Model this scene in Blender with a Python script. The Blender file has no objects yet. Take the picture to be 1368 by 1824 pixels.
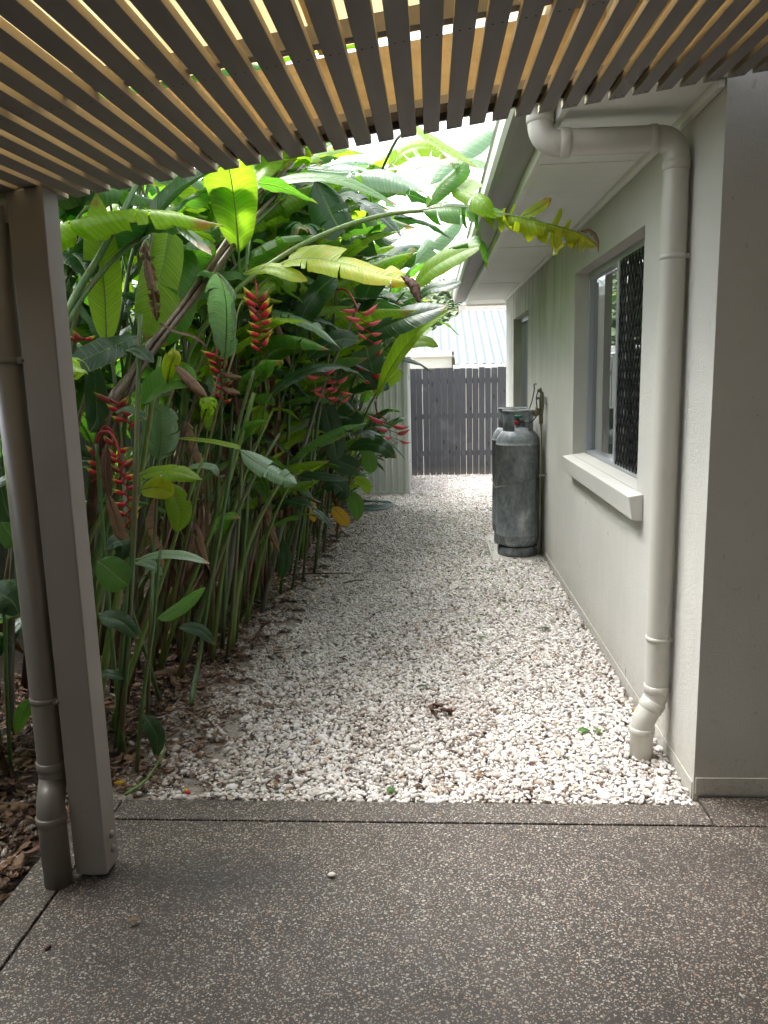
import bpy, math, random
import numpy as np
from mathutils import Vector, Matrix, noise as mn

# ------------------------------------------------------------------ camera, world, sun, exposure
sc = bpy.context.scene
COL = sc.collection
R_ = math.radians
FPX, CX, CY, EYE = 1377., 684., 912., 1.56

def _d(px, py):
    v = np.array([(px-CX)/FPX, -(py-CY)/FPX, -1.]); return v/np.linalg.norm(v)
_Y = _d(768, 668); _Z = -_d(881, 8752); _Z = _Z - _Y*np.dot(_Z, _Y); _Z /= np.linalg.norm(_Z)
_X = np.cross(_Y, _Z)
ROT = np.array([_X, _Y, _Z])
cam = bpy.data.cameras.new('camera'); camo = bpy.data.objects.new('camera', cam); COL.objects.link(camo)
cam.sensor_fit = 'VERTICAL'; cam.sensor_height = 24; cam.lens = 24*FPX/1824
cam.clip_start = .02; cam.clip_end = 2000
camo.matrix_world = Matrix([[*ROT[0], 0], [*ROT[1], 0], [*ROT[2], EYE], [0, 0, 0, 1]])
sc.camera = camo

SUN_EL, SUN_AZ = R_(66), R_(302)
W = bpy.data.worlds.new('World'); sc.world = W; W.use_nodes = True
nt = W.node_tree; nt.nodes.clear()
sky = nt.nodes.new('ShaderNodeTexSky'); sky.sky_type = 'NISHITA'; sky.sun_disc = False
sky.sun_elevation = SUN_EL; sky.sun_rotation = SUN_AZ; sky.air_density = 1.0; sky.dust_density = 4.0; sky.ozone_density = 1
bw = nt.nodes.new('ShaderNodeRGBToBW')
mx = nt.nodes.new('ShaderNodeMix'); mx.data_type = 'RGBA'; mx.inputs[0].default_value = .86
cool = nt.nodes.new('ShaderNodeMix'); cool.data_type = 'RGBA'; cool.blend_type = 'MULTIPLY'; cool.inputs[0].default_value = 1
cool.inputs[7].default_value = (.985, 1.0, 1.04, 1)
bg = nt.nodes.new('ShaderNodeBackground'); bg.inputs[1].default_value = .15
wo = nt.nodes.new('ShaderNodeOutputWorld')
nt.links.new(sky.outputs[0], bw.inputs[0]); nt.links.new(sky.outputs[0], mx.inputs[6]); nt.links.new(bw.outputs[0], mx.inputs[7])
nt.links.new(mx.outputs[2], cool.inputs[6]); nt.links.new(cool.outputs[2], bg.inputs[0]); nt.links.new(bg.outputs[0], wo.inputs[0])

sl = bpy.data.lights.new('sun', 'SUN'); sl.energy = .85; sl.angle = R_(40); sl.color = (1, .97, .92)
so = bpy.data.objects.new('sun', sl); COL.objects.link(so)
sd = Vector((math.sin(SUN_AZ)*math.cos(SUN_EL), math.cos(SUN_AZ)*math.cos(SUN_EL), math.sin(SUN_EL)))
so.rotation_euler = sd.to_track_quat('Z', 'Y').to_euler(); so.location = (0, 0, 20)

sc.view_settings.view_transform = 'Standard'; sc.view_settings.look = 'None'
sc.view_settings.gamma = 1; sc.view_settings.exposure = 2.75
sc.view_settings.use_curve_mapping = False
sc.render.engine = 'CYCLES'
sc.cycles.max_bounces = 7; sc.cycles.diffuse_bounces = 4; sc.cycles.glossy_bounces = 3
sc.cycles.transmission_bounces = 5; sc.cycles.transparent_max_bounces = 8
sc.cycles.caustics_reflective = False; sc.cycles.caustics_refractive = False
sc.cycles.use_denoising = True

rnd = random.Random(7)
U = rnd.uniform

def ray(px, py): return ROT @ np.array([(px-CX)/FPX, -(py-CY)/FPX, -1.])
def at(px, py, Y):           # the place at distance Y seen along a measured direction of the photograph
    r = ray(px, py); t = Y/r[1]; return Vector((r[0]*t, Y, EYE+r[2]*t))
def atz(px, py, z=0):
    r = ray(px, py); t = (z-EYE)/r[2]; return Vector((r[0]*t, r[1]*t, z))

# ------------------------------------------------------------------ materials
MATS = {}
class NT:
    def __init__(s, name):
        s.m = bpy.data.materials.new(name); s.m.use_nodes = True; s.t = s.m.node_tree; s.t.nodes.clear()
        s.out = s.n('ShaderNodeOutputMaterial'); s.p = s.n('ShaderNodeBsdfPrincipled')
        s.l(s.p.outputs[0], s.out.inputs[0]); MATS[name] = s.m
    def n(s, ty, **k):
        x = s.t.nodes.new(ty)
        for a, b in k.items(): setattr(x, a, b)
        return x
    def l(s, a, b): s.t.links.new(a, b)
    def put(s, sock, v):
        if isinstance(v, (int, float)): sock.default_value = v
        elif isinstance(v, (tuple, list)): sock.default_value = (*v, 1) if len(v) == 3 and len(sock.default_value) == 4 else v
        else: s.l(v, sock)
    def noise(s, vec, scale, detail=4, rough=.55, dist=0):
        x = s.n('ShaderNodeTexNoise'); x.inputs['Scale'].default_value = scale; x.inputs['Detail'].default_value = detail
        x.inputs['Roughness'].default_value = rough; x.inputs['Distortion'].default_value = dist
        if vec is not None: s.l(vec, x.inputs['Vector'])
        return x.outputs[0]
    def mapr(s, v, a, b, c=0, d=1):
        x = s.n('ShaderNodeMapRange'); s.put(x.inputs[0], v)
        for i, q in enumerate((a, b, c, d)): x.inputs[i+1].default_value = q
        return x.outputs[0]
    def mix(s, f, a, b, mode='MIX'):
        x = s.n('ShaderNodeMix', data_type='RGBA', blend_type=mode); s.put(x.inputs[0], f); s.put(x.inputs[6], a); s.put(x.inputs[7], b)
        return x.outputs[2]
    def math(s, op, a, b=0.):
        x = s.n('ShaderNodeMath', operation=op); s.put(x.inputs[0], a); s.put(x.inputs[1], b); return x.outputs[0]
    def obj(s): return s.n('ShaderNodeTexCoord').outputs['Object']
    def pos(s): return s.n('ShaderNodeNewGeometry').outputs['Position']
    def mp(s, vec, scale=(1, 1, 1), rot=(0, 0, 0)):
        x = s.n('ShaderNodeMapping'); s.l(vec, x.inputs[0]); x.inputs['Scale'].default_value = scale; x.inputs['Rotation'].default_value = rot
        return x.outputs[0]
    def ramp(s, v, stops):
        x = s.n('ShaderNodeValToRGB'); s.put(x.inputs[0], v); e = x.color_ramp.elements
        while len(e) < len(stops): e.new(.5)
        for q, (p, c) in zip(e, stops): q.position = p; q.color = (*c, 1)
        return x.outputs[0]
    def bump(s, h, strength=.3, dist=.01):
        x = s.n('ShaderNodeBump'); x.inputs['Strength'].default_value = strength; x.inputs['Distance'].default_value = dist
        s.l(h, x.inputs['Height']); s.l(x.outputs[0], s.p.inputs['Normal']); return x
    def rnd(s): return s.n('ShaderNodeObjectInfo').outputs['Random']
    def set(s, col=None, rough=None, metal=None, spec=None):
        if col is not None: s.put(s.p.inputs['Base Color'], col)
        if rough is not None: s.put(s.p.inputs['Roughness'], rough)
        if metal is not None: s.put(s.p.inputs['Metallic'], metal)
        if spec is not None: s.put(s.p.inputs['Specular IOR Level'], spec)
        return s

def paint(name, col, rough=.5, var=.1, grain=(3, 3, 3), bumpn=.0, dirt=None, metal=0):
    a = NT(name); o = a.pos()
    n1 = a.noise(a.mp(o, grain), 2.2, 5, .6); n2 = a.noise(a.mp(o, grain), 30, 3, .6)
    c = a.mix(a.mapr(n1, .3, .7), tuple(x*(1-var) for x in col), tuple(min(1, x*(1+var)) for x in col))
    c = a.mix(a.mapr(n2, .62, .8, 0, .25), c, tuple(x*.55 for x in (dirt or col)))
    n3 = a.noise(a.mp(o, (1, 1, .5)), 7, 6, .75); c = a.mix(a.mapr(n3, .56, .74, 0, .28), c, tuple(x*.6*y for x, y in zip(dirt or col, (1, .93, .8))))
    a.set(c, rough, metal)
    if bumpn: a.bump(a.noise(o, 180, 3, .6), bumpn, .002)
    return a

paint('slat_paint', (.225, .203, .185), .6, .14, (8, 1, 8), .15)
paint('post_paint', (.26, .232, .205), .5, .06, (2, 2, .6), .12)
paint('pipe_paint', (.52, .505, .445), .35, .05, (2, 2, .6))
paint('pipe_shade_paint', (.18, .162, .14), .4, .05, (2, 2, .6))  # left downpipe: its shade is put into a darker paint colour
paint('soffit_white', (.76, .76, .73), .6, .05, (1, 1, 1), .05)
paint('fascia_white', (.72, .72, .68), .4, .08, (1, .3, 2))
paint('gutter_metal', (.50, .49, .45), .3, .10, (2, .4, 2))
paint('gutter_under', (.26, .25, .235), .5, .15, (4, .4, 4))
paint('alu', (.50, .52, .55), .35, .05, (1, 1, 1), metal=.5)
paint('black_metal', (.012, .012, .013), .4, .1)
paint('shed_metal', (.60, .63, .60), .4, .06, (2, 2, .5))
paint('white_roof', (.115, .14, .14), .5, .08, (1, .3, 1))
paint('neighbour_wall', (.52, .47, .42), .8, .06)
paint('neighbour_dark', (.22, .20, .18), .8, .06)
paint('dark_void', (.03, .028, .025), .9, .1)
paint('hose_green', (.10, .17, .15), .4, .1)
paint('chain_metal', (.25, .24, .22), .4, .1, metal=.7)
paint('pipe_brass', (.16, .15, .10), .4, .2, metal=.6)
paint('hose_black', (.02, .016, .016), .4, .1)
paint('valve_green', (.01, .22, .12), .4, .1)
paint('valve_red', (.5, .02, .02), .4, .1)
paint('reveal_reflection', (.62, .60, .54), .9, .05, (1, 12, 1))

a = NT('timber_gold'); o = a.obj()
g = a.noise(a.mp(o, (1.5, 20, 14)), 3, 5, .6); g2 = a.noise(a.mp(o, (90, 30, 10)), 4, 3, .6)
c = a.mix(a.mapr(g, .3, .7), (.48, .37, .21), (.60, .48, .30)); c = a.mix(a.mapr(g2, .5, .75, 0, .35), c, (.38, .23, .09))
a.set(c, .7); a.bump(g2, .4, .004)

a = NT('slat_lit_edge'); o = a.obj()  # slat sides and tops: golden light from above put into the colour
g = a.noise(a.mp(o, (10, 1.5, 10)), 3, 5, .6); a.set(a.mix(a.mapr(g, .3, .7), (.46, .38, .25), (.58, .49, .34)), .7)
a = NT('roof_sheet'); o = a.obj()
g = a.noise(o, 3, 4); c = a.mix(a.mapr(g, .3, .7), (.62, .54, .38), (.72, .65, .49))
a.set(c, .5)
tr = a.n('ShaderNodeBsdfTranslucent'); a.put(tr.inputs[0], c)
ms = a.n('ShaderNodeMixShader'); ms.inputs[0].default_value = .62
a.l(a.p.outputs[0], ms.inputs[1]); a.l(tr.outputs[0], ms.inputs[2]); a.l(ms.outputs[0], a.out.inputs[0])

def render_wall(name, base, stain):
    a = NT(name); o = a.pos()
    n1 = a.noise(o, 1.3, 5, .6); fine = a.noise(o, 260, 3, .7); mid = a.noise(o, 60, 3, .6)
    c = a.mix(a.mapr(n1, .3, .7), tuple(x*.93 for x in base), tuple(x*1.05 for x in base))
    sp = a.n('ShaderNodeSeparateXYZ'); a.l(o, sp.inputs[0])
    streak = a.noise(a.mp(o, (1, 2.6, .5)), 2.2, 6, .7)
    if stain:
        f = a.math('MULTIPLY', a.mapr(streak, .44, .66), a.mapr(sp.outputs[1], 4.6, 7.0))
        f = a.math('MULTIPLY', f, a.mapr(sp.outputs[2], 1.15, 2.1))
        f = a.math('MULTIPLY', f, .6)
        c = a.mix(f, c, (.17, .19, .10))
    f2 = a.math('MULTIPLY', a.mapr(sp.outputs[2], .28, .0), a.mapr(n1, .3, .6)); f2 = a.math('MULTIPLY', f2, .35)
    c = a.mix(f2, c, (.30, .26, .17))
    rust = a.math('MULTIPLY', a.mapr(a.noise(a.mp(o, (2, 2, 5)), 2.2, 3), .68, .8), .3)
    c = a.mix(rust, c, (.32, .24, .13))
    under = a.math('MULTIPLY', a.mapr(a.noise(a.mp(o, (1, 7, .6)), 2.5, 5, .65), .48, .68), a.mapr(sp.outputs[2], 1.0, .55)); c = a.mix(a.math('MULTIPLY', under, .10), c, (.27, .25, .20))
    splash = a.math('MULTIPLY', a.mapr(a.noise(o, 40, 4, .7), .5, .7), a.mapr(sp.outputs[2], .22, .02)); c = a.mix(a.math('MULTIPLY', splash, .5), c, (.22, .17, .12))
    pits = a.mapr(a.noise(a.mp(o, (1, 1, .6)), 55, 2, .5), .70, .78, 0, .45)
    c = a.mix(pits, c, tuple(x*.45 for x in base))
    a.set(c, .85)
    h = a.math('ADD', fine, a.math('MULTIPLY', mid, .7)); a.bump(h, .9, .004)
render_wall('render_wall', (.60, .585, .54), True)
render_wall('render_sill', (.60, .585, .545), False)

def concrete(name, base):
    a = NT(name); o = a.pos()
    big = a.noise(o, 1.6, 5, .6); med = a.noise(o, 9, 5, .65); fi = a.noise(o, 300, 3, .7)
    c = a.mix(a.mapr(big, .35, .65), tuple(x*.74 for x in base), tuple(x*1.15 for x in base))
    c = a.mix(a.mapr(med, .5, .75, 0, .5), c, tuple(x*.6 for x in base))
    warp = a.n('ShaderNodeMix', data_type='VECTOR'); warp.inputs[0].default_value = .004
    nn = a.n('ShaderNodeTexNoise'); nn.inputs['Scale'].default_value = 90; a.l(o, nn.inputs['Vector'])
    a.l(o, warp.inputs[4]); a.l(nn.outputs['Color'], warp.inputs[5]); wv = warp.outputs[1]
    hs = None
    for sc_, rot, st, th in ((76, .3, (1, 1.6, 1), .36), (100, 1.2, (1.6, 1, 1), .37), (150, 2.1, (1, 1.5, 1), .42), (50, .9, (1, 1.5, 1), .27)):
        v = a.n('ShaderNodeTexVoronoi', voronoi_dimensions='2D'); v.inputs['Scale'].default_value = sc_
        a.l(a.mp(wv, st, (0, 0, rot)), v.inputs['Vector'])
        sp = a.n('ShaderNodeSeparateColor'); a.l(v.outputs['Color'], sp.inputs[0])
        lim = a.math('MULTIPLY', a.mapr(sp.outputs[0], .5, 1, 0, 1), th)
        m = a.math('LESS_THAN', v.outputs['Distance'], lim)
        cc = a.ramp(sp.outputs[1], [(0, (.12, .10, .08)), (.3, (.24, .21, .165)), (.55, (.37, .34, .285)), (.75, (.48, .45, .39)), (.85, (.24, .195, .145)), (.95, (.34, .19, .11))])
        c = a.mix(a.math('MULTIPLY', m, .88), c, cc)
        hs = m if hs is None else a.math('MAXIMUM', hs, m)
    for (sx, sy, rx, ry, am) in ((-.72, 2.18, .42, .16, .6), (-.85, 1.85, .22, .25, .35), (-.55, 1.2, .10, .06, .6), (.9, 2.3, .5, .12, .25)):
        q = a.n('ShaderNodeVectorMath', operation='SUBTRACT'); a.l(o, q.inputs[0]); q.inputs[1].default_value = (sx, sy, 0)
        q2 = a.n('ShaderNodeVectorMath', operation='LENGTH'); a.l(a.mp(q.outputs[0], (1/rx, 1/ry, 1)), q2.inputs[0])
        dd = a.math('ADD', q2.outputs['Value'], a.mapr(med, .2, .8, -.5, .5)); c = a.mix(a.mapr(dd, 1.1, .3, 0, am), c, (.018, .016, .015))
    a.set(c, a.mapr(med, .3, .7, .45, .7))
    a.bump(a.math('ADD', a.math('MULTIPLY', hs, .5), fi), .35, .0025)
concrete('exposed_aggregate', (.050, .039, .032))
concrete('exposed_aggregate_edge', (.058, .047, .039))

a = NT('soil'); o = a.pos()
c = a.ramp(a.noise(o, 28, 6, .7), [(.3, (.014, .010, .007)), (.5, (.035, .023, .016)), (.7, (.075, .048, .034))]); a.set(c, .95)
a.bump(a.noise(o, 60, 6, .7), .9, .02)
a = NT('gravel_base'); o = a.pos()
c = a.ramp(a.noise(o, 90, 5, .7), [(.3, (.20, .17, .14)), (.6, (.38, .34, .30))]); a.set(c, .95); a.bump(a.noise(o, 60, 4), .8, .01)
a = NT('lawn'); o = a.pos()
c = a.ramp(a.noise(o, 3, 6, .7), [(.3, (.20, .19, .12)), (.7, (.34, .31, .23))]); a.set(c, .95)

a = NT('pebble'); r = a.rnd(); o = a.obj()
c = a.ramp(r, [(0, (.66, .62, .585)), (.30, (.76, .735, .71)), (.52, (.58, .535, .495)), (.66, (.72, .67, .63)), (.76, (.42, .35, .28)), (.83, (.62, .61, .61)), (.905, (.28, .27, .27)), (.935, (.55, .38, .24)), (.955, (.64, .62, .60)), (.985, (.11, .11, .12))])
c = a.mix(a.mapr(a.noise(o, .9, 4, .6), .4, .75, 0, .4), c, (.36, .31, .25))
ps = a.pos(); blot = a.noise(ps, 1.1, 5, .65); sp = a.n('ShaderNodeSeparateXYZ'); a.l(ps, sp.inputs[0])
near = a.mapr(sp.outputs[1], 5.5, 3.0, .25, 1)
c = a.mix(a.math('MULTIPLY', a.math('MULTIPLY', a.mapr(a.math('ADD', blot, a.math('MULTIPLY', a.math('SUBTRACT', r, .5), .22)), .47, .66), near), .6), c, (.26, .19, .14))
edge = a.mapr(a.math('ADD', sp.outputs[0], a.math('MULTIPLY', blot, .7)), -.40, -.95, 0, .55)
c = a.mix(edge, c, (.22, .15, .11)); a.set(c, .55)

def leafmat(name, c1, c2, trans, rough=.40, dry=0, yellow=0, tfac=.38):
    a = NT(name); uv = a.n('ShaderNodeTexCoord').outputs['UV']
    sp = a.n('ShaderNodeSeparateXYZ'); a.l(uv, sp.inputs[0])
    au = a.math('ABSOLUTE', a.math('SUBTRACT', sp.outputs[0], .5)); au = a.math('MULTIPLY', au, 2)
    ph = a.math('SUBTRACT', a.math('MULTIPLY', sp.outputs[1], 230.), a.math('MULTIPLY', au, 16.))
    vein = a.math('SINE', ph); vf = a.mapr(vein, -1, 1)
    ph2 = a.math('SUBTRACT', a.math('MULTIPLY', sp.outputs[1], 95.), a.math('MULTIPLY', au, 6.)); v2 = a.mapr(a.math('SINE', ph2), .55, 1)
    r = a.rnd(); n = a.noise(a.obj(), 5, 5, .6)
    f = a.math('ADD', a.math('MULTIPLY', r, .6), a.math('MULTIPLY', n, .5))
    c = a.mix(f, c1, c2)
    c = a.mix(a.math('MULTIPLY', vf, .26), c, tuple(x*.45 for x in c1))
    c = a.mix(a.math('MULTIPLY', v2, .09), c, tuple(min(1, x*1.9+.02) for x in c2))
    mid = a.mapr(au, .0, .06, 1, 0); c = a.mix(a.math('MULTIPLY', mid, .6), c, (.30, .40, .10) if not dry else (.2, .12, .06))
    nb = a.noise(a.obj(), 9, 4, .7)
    if yellow:
        f = a.math('ADD', nb, a.math('MULTIPLY', sp.outputs[1], .35)); f = a.math('ADD', f, a.math('MULTIPLY', au, .10))
        c = a.mix(a.mapr(f, .66, .92, 0, .75), c, (.46, .40, .02))
        c = a.mix(a.mapr(f, .93, 1.0, 0, .9), c, (.42, .18, .02))
        c = a.mix(a.mapr(f, 1.0, 1.06), c, (.12, .06, .03))
    elif not dry:
        tipf = a.mapr(a.math('ADD', sp.outputs[1], a.math('MULTIPLY', a.math('SUBTRACT', r, .5), .12)), .93, .97, 0, .85); c = a.mix(a.math('MULTIPLY', tipf, a.mapr(nb, .35, .5)), c, (.24, .14, .06))
        f = a.math('ADD', nb, a.math('MULTIPLY', au, .16))
        c = a.mix(a.mapr(f, .80, .86, 0, .8), c, (.30, .17, .05))
        spot = a.mapr(a.noise(a.obj(), 42, 3, .6), .70, .76, 0, .7); c = a.mix(a.math('MULTIPLY', spot, a.mapr(r, .3, .7)), c, (.10, .07, .02))
        edge = a.mapr(a.math('ADD', au, a.math('MULTIPLY', nb, .2)), 1.06, 1.12, 0, .7); c = a.mix(edge, c, (.26, .15, .06))
    a.set(c, rough, spec=.5)
    if not dry: a.p.inputs['Coat Weight'].default_value = .04; a.p.inputs['Coat Roughness'].default_value = .25
    hb = a.math('ADD', a.math('MULTIPLY', vf, .5), a.math('MULTIPLY', v2, 1.)); a.bump(hb, .3, .003)
    tl = a.n('ShaderNodeBsdfTranslucent')
    tc = a.mix(1., c, trans, 'MULTIPLY'); a.put(tl.inputs[0], tc)
    ms = a.n('ShaderNodeMixShader'); ms.inputs[0].default_value = tfac
    a.l(a.p.outputs[0], ms.inputs[1]); a.l(tl.outputs[0], ms.inputs[2]); a.l(ms.outputs[0], a.out.inputs[0])
leafmat('leaf_mid', (.055, .135, .028), (.085, .20, .035), (2.6, 3.0, 1.0), .42)
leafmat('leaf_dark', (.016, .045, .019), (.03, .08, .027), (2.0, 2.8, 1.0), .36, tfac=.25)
leafmat('leaf_bright', (.13, .25, .025), (.24, .36, .03), (2.2, 2.3, .9), .44, tfac=.52)
leafmat('leaf_yellow', (.22, .36, .02), (.40, .46, .02), (1.9, 1.8, .7), .4, yellow=1, tfac=.42)
leafmat('leaf_gold', (.60, .36, .02), (.68, .45, .03), (1.4, 1.2, .7), .45, tfac=.4)
leafmat('leaf_dry', (.16, .085, .045), (.34, .22, .14), (1.3, 1.1, .9), .8, dry=1, tfac=.18)
leafmat('leaf_dry_dark', (.07, .03, .018), (.14, .07, .04), (1.3, 1.1, .9), .75, dry=1, tfac=.1)
leafmat('leaf_pale', (.13, .22, .13), (.20, .30, .19), (1.9, 2.3, 1.3), .22, tfac=.3)

def stemmat(name, c1, c2, c3):
    a = NT(name); o = a.pos(); r = a.rnd()
    n = a.noise(a.mp(o, (30, 30, 2)), 2.5, 4, .6)
    c = a.mix(a.mapr(n, .3, .7), c1, c2); b = a.noise(a.mp(o, (4, 4, 2)), 2, 5, .7)
    c = a.mix(a.mapr(a.math('ADD', b, a.math('MULTIPLY', r, .25)), .62, .78, 0, .8), c, c3)
    a.set(c, .42); a.bump(n, .3, .003)
stemmat('stem_green', (.045, .10, .028), (.10, .18, .05), (.13, .085, .045))
stemmat('stem_light', (.10, .18, .035), (.17, .26, .06), (.20, .16, .07))
stemmat('stem_grey', (.13, .15, .12), (.24, .25, .21), (.10, .09, .05))
stemmat('stem_brown', (.05, .028, .02), (.13, .075, .05), (.22, .15, .09))
a = NT('bract'); uv = a.n('ShaderNodeTexCoord').outputs['UV']; sp = a.n('ShaderNodeSeparateXYZ'); a.l(uv, sp.inputs[0])
f = a.math('ADD', sp.outputs[1], a.math('MULTIPLY', a.noise(a.obj(), 30, 2), .12))
f = a.math('ADD', f, a.mapr(sp.outputs[0], .55, .95, 0, .28))
ag = a.rnd(); nb_ = a.noise(a.obj(), 14, 4, .7)
c = a.ramp(f, [(0, (.46, .012, .02)), (.62, (.62, .02, .03)), (.76, (.75, .50, .03)), (1., (.38, .42, .05))]); c = a.mix(a.math('MULTIPLY', a.mapr(a.math('ADD', ag, nb_), 1.05, 1.4), .75), c, (.13, .05, .03)); c = a.mix(a.mapr(ag, 0, .5, .3, 0), c, (.62, .06, .10)); a.set(c, .48)
a = NT('bract_pink'); uv = a.n('ShaderNodeTexCoord').outputs['UV']; sp = a.n('ShaderNodeSeparateXYZ'); a.l(uv, sp.inputs[0])
c = a.ramp(sp.outputs[1], [(0, (.60, .05, .08)), (.7, (.70, .13, .13)), (.95, (.25, .12, .05))]); a.set(c, .45)
paint('rachis_red', (.32, .012, .02), .45, .2)
paint('rachis_dark', (.09, .015, .012), .5, .2)

a = NT('galv'); o = a.obj()
v = a.n('ShaderNodeTexVoronoi', feature='SMOOTH_F1'); v.inputs['Scale'].default_value = 17; a.l(a.mp(o, (1, 1, .6)), v.inputs['Vector'])
n = a.noise(a.mp(o, (1, 1, .5)), 9, 7, .72, .6); sp = a.n('ShaderNodeSeparateColor'); a.l(v.outputs['Color'], sp.inputs[0])
fn = a.noise(a.mp(o, (1, 1, .7)), 34, 5, .7); f = a.math('ADD', a.math('MULTIPLY', n, .55), a.math('MULTIPLY', sp.outputs[0], .10)); f = a.math('ADD', f, a.math('MULTIPLY', fn, .35))
c = a.ramp(f, [(.38, (.13, .145, .155)), (.47, (.20, .22, .235)), (.54, (.27, .29, .305)), (.62, (.46, .48, .49))])
a.set(c, a.mapr(n, .3, .7, .45, .65), .25); a.bump(n, .12, .004)

a = NT('fence_board'); o = a.pos(); r = a.rnd()
g = a.noise(a.mp(o, (30, 30, 1.6)), 3, 6, .65); w = a.noise(a.mp(o, (2, 2, 1.4)), 2.2, 4, .6)
c = a.mix(a.mapr(g, .3, .7), (.048, .051, .058), (.10, .105, .118)); c = a.mix(a.mapr(r, 0, 1, 0, .35), c, (.10, .10, .115))
c = a.mix(a.mapr(w, .58, .75, 0, .7), c, (.15, .15, .165))
kn = a.n('ShaderNodeTexVoronoi'); kn.inputs['Scale'].default_value = 1.0; a.l(a.mp(o, (9, 9, 3.2)), kn.inputs['Vector'])
c = a.mix(a.mapr(kn.outputs['Distance'], .07, .16, .75, 0), c, (.02, .02, .025))
spz = a.n('ShaderNodeSeparateXYZ'); a.l(o, spz.inputs[0])
c = a.mix(a.math('MULTIPLY', a.mapr(spz.outputs[2], .14, .0), .5), c, (.25, .22, .18))
a.set(c, .75); a.bump(g, .4, .004)
a = NT('glass'); a.set((.9, .95, .95), .02)
gl = a.n('ShaderNodeBsdfGlossy'); gl.inputs['Roughness'].default_value = .01; gl.inputs[0].default_value = (.9, .93, .95, 1)
tp = a.n('ShaderNodeBsdfTransparent'); tp.inputs[0].default_value = (.75, .8, .78, 1)
fr = a.n('ShaderNodeFresnel'); fr.inputs[0].default_value = 1.9
f = a.mapr(fr.outputs[0], 0, 1, .22, 1.0); ms = a.n('ShaderNodeMixShader'); a.l(f, ms.inputs[0]); a.l(tp.outputs[0], ms.inputs[1]); a.l(gl.outputs[0], ms.inputs[2]); a.l(ms.outputs[0], a.out.inputs[0])
a = NT('hill_green'); o = a.pos()
c = a.ramp(a.noise(o, .5, 7, .75), [(.3, (.05, .075, .04)), (.5, (.10, .14, .075)), (.7, (.19, .23, .14))]); a.set(c, .9)
a = NT('crown_green'); o = a.pos(); r = a.rnd()
c = a.ramp(a.noise(o, .9, 6, .8), [(.3, (.06, .09, .045)), (.5, (.11, .155, .07)), (.7, (.22, .26, .15))]); a.set(c, .9)

# ------------------------------------------------------------------ mesh helpers
class MB:
    def __init__(s): s.v = []; s.f = []; s.m = []; s.uv = []; s.sm = []
    def add(s, verts, faces, mi=0, uv=None, smooth=True):
        b = len(s.v); s.v += [tuple(v) for v in verts]
        for f in faces:
            s.f.append([b+i for i in f]); s.m.append(mi); s.sm.append(smooth)
            s.uv += [uv[i] for i in f] if uv else [(0, 0)]*len(f)
    def box(s, x0, x1, y0, y1, z0, z1, mi=0):
        v = [(x, y, z) for x in (x0, x1) for y in (y0, y1) for z in (z0, z1)]
        s.add(v, [(0, 1, 3, 2), (4, 6, 7, 5), (0, 4, 5, 1), (2, 3, 7, 6), (0, 2, 6, 4), (1, 5, 7, 3)], mi, smooth=False)
    def tube(s, pts, rad, n=8, mi=0, cap=True):
        pts = [Vector(p) for p in pts]; k = len(pts)
        if not hasattr(rad, '__len__'): rad = [rad]*k
        vs = []; uv = []; up = None
        for i, p in enumerate(pts):
            t = (pts[min(i+1, k-1)]-pts[max(i-1, 0)]).normalized()
            if up is None: up = t.orthogonal().normalized()
            up = (up - t*up.dot(t)).normalized(); b = t.cross(up)
            for j in range(n):
                q = 2*math.pi*j/n; vs.append(p+(up*math.cos(q)+b*math.sin(q))*rad[i]); uv.append((j/n, i/(k-1)))
        fs = [(i*n+j, i*n+(j+1) % n, (i+1)*n+(j+1) % n, (i+1)*n+j) for i in range(k-1) for j in range(n)]
        if cap: fs += [tuple(range(n))[::-1], tuple((k-1)*n+j for j in range(n))]
        s.add(vs, fs, mi, uv)
    def lathe(s, prof, c=(0, 0), n=32, mi=0, a0=0, a1=2*math.pi, skip=None):
        full = abs(a1-a0-2*math.pi) < 1e-6; m = n if full else n+1
        vs = [(c[0]+r*math.cos(a0+(a1-a0)*j/n), c[1]+r*math.sin(a0+(a1-a0)*j/n), z) for r, z in prof for j in range(m)]
        fs = [(i*m+j, i*m+(j+1) % m, (i+1)*m+(j+1) % m, (i+1)*m+j) for i in range(len(prof)-1) for j in range(n) if not (skip and skip(i, j))]
        s.add(vs, fs, mi)
    def mesh(s, name, mats):
        me = bpy.data.meshes.new(name); me.from_pydata(s.v, [], s.f)
        me.polygons.foreach_set('material_index', s.m); me.polygons.foreach_set('use_smooth', s.sm)
        ul = me.uv_layers.new(name='UVMap'); ul.data.foreach_set('uv', [c for q in s.uv for c in q])
        for m in mats: me.materials.append(MATS[m])
        me.update(); return me

def tag(o, label=None, cat=None, group=None, kind=None):
    for k, v in (('label', label), ('category', cat), ('group', group), ('kind', kind)):
        if v: o[k] = v
    return o
def link(name, me, parent=None, loc=(0, 0, 0), rot=(0, 0, 0)):
    o = bpy.data.objects.new(name, me); COL.objects.link(o); o.location = loc; o.rotation_euler = rot
    if parent: o.parent = parent
    return o
def thing(name, label, cat, loc=(0, 0, 0), group=None):
    return tag(link(name, None, None, loc), label, cat, group)
def part(name, mb, mats, parent=None, loc=(0, 0, 0), bevel=0, sharp=None):
    """mb holds world coordinates; they are stored relative to the thing's own origin"""
    mats = [mats] if isinstance(mats, str) else mats
    p = parent; off = Vector((0, 0, 0))
    while p is not None: off += p.location; p = p.parent
    off += Vector(loc)
    mb.v = [tuple(Vector(v)-off) for v in mb.v]
    o = link(name, mb.mesh(name, mats), parent, loc)
    if bevel:
        b = o.modifiers.new('b', 'BEVEL'); b.width = bevel; b.segments = 2; b.limit_method = 'ANGLE'; b.angle_limit = R_(50)
    return o
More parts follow.
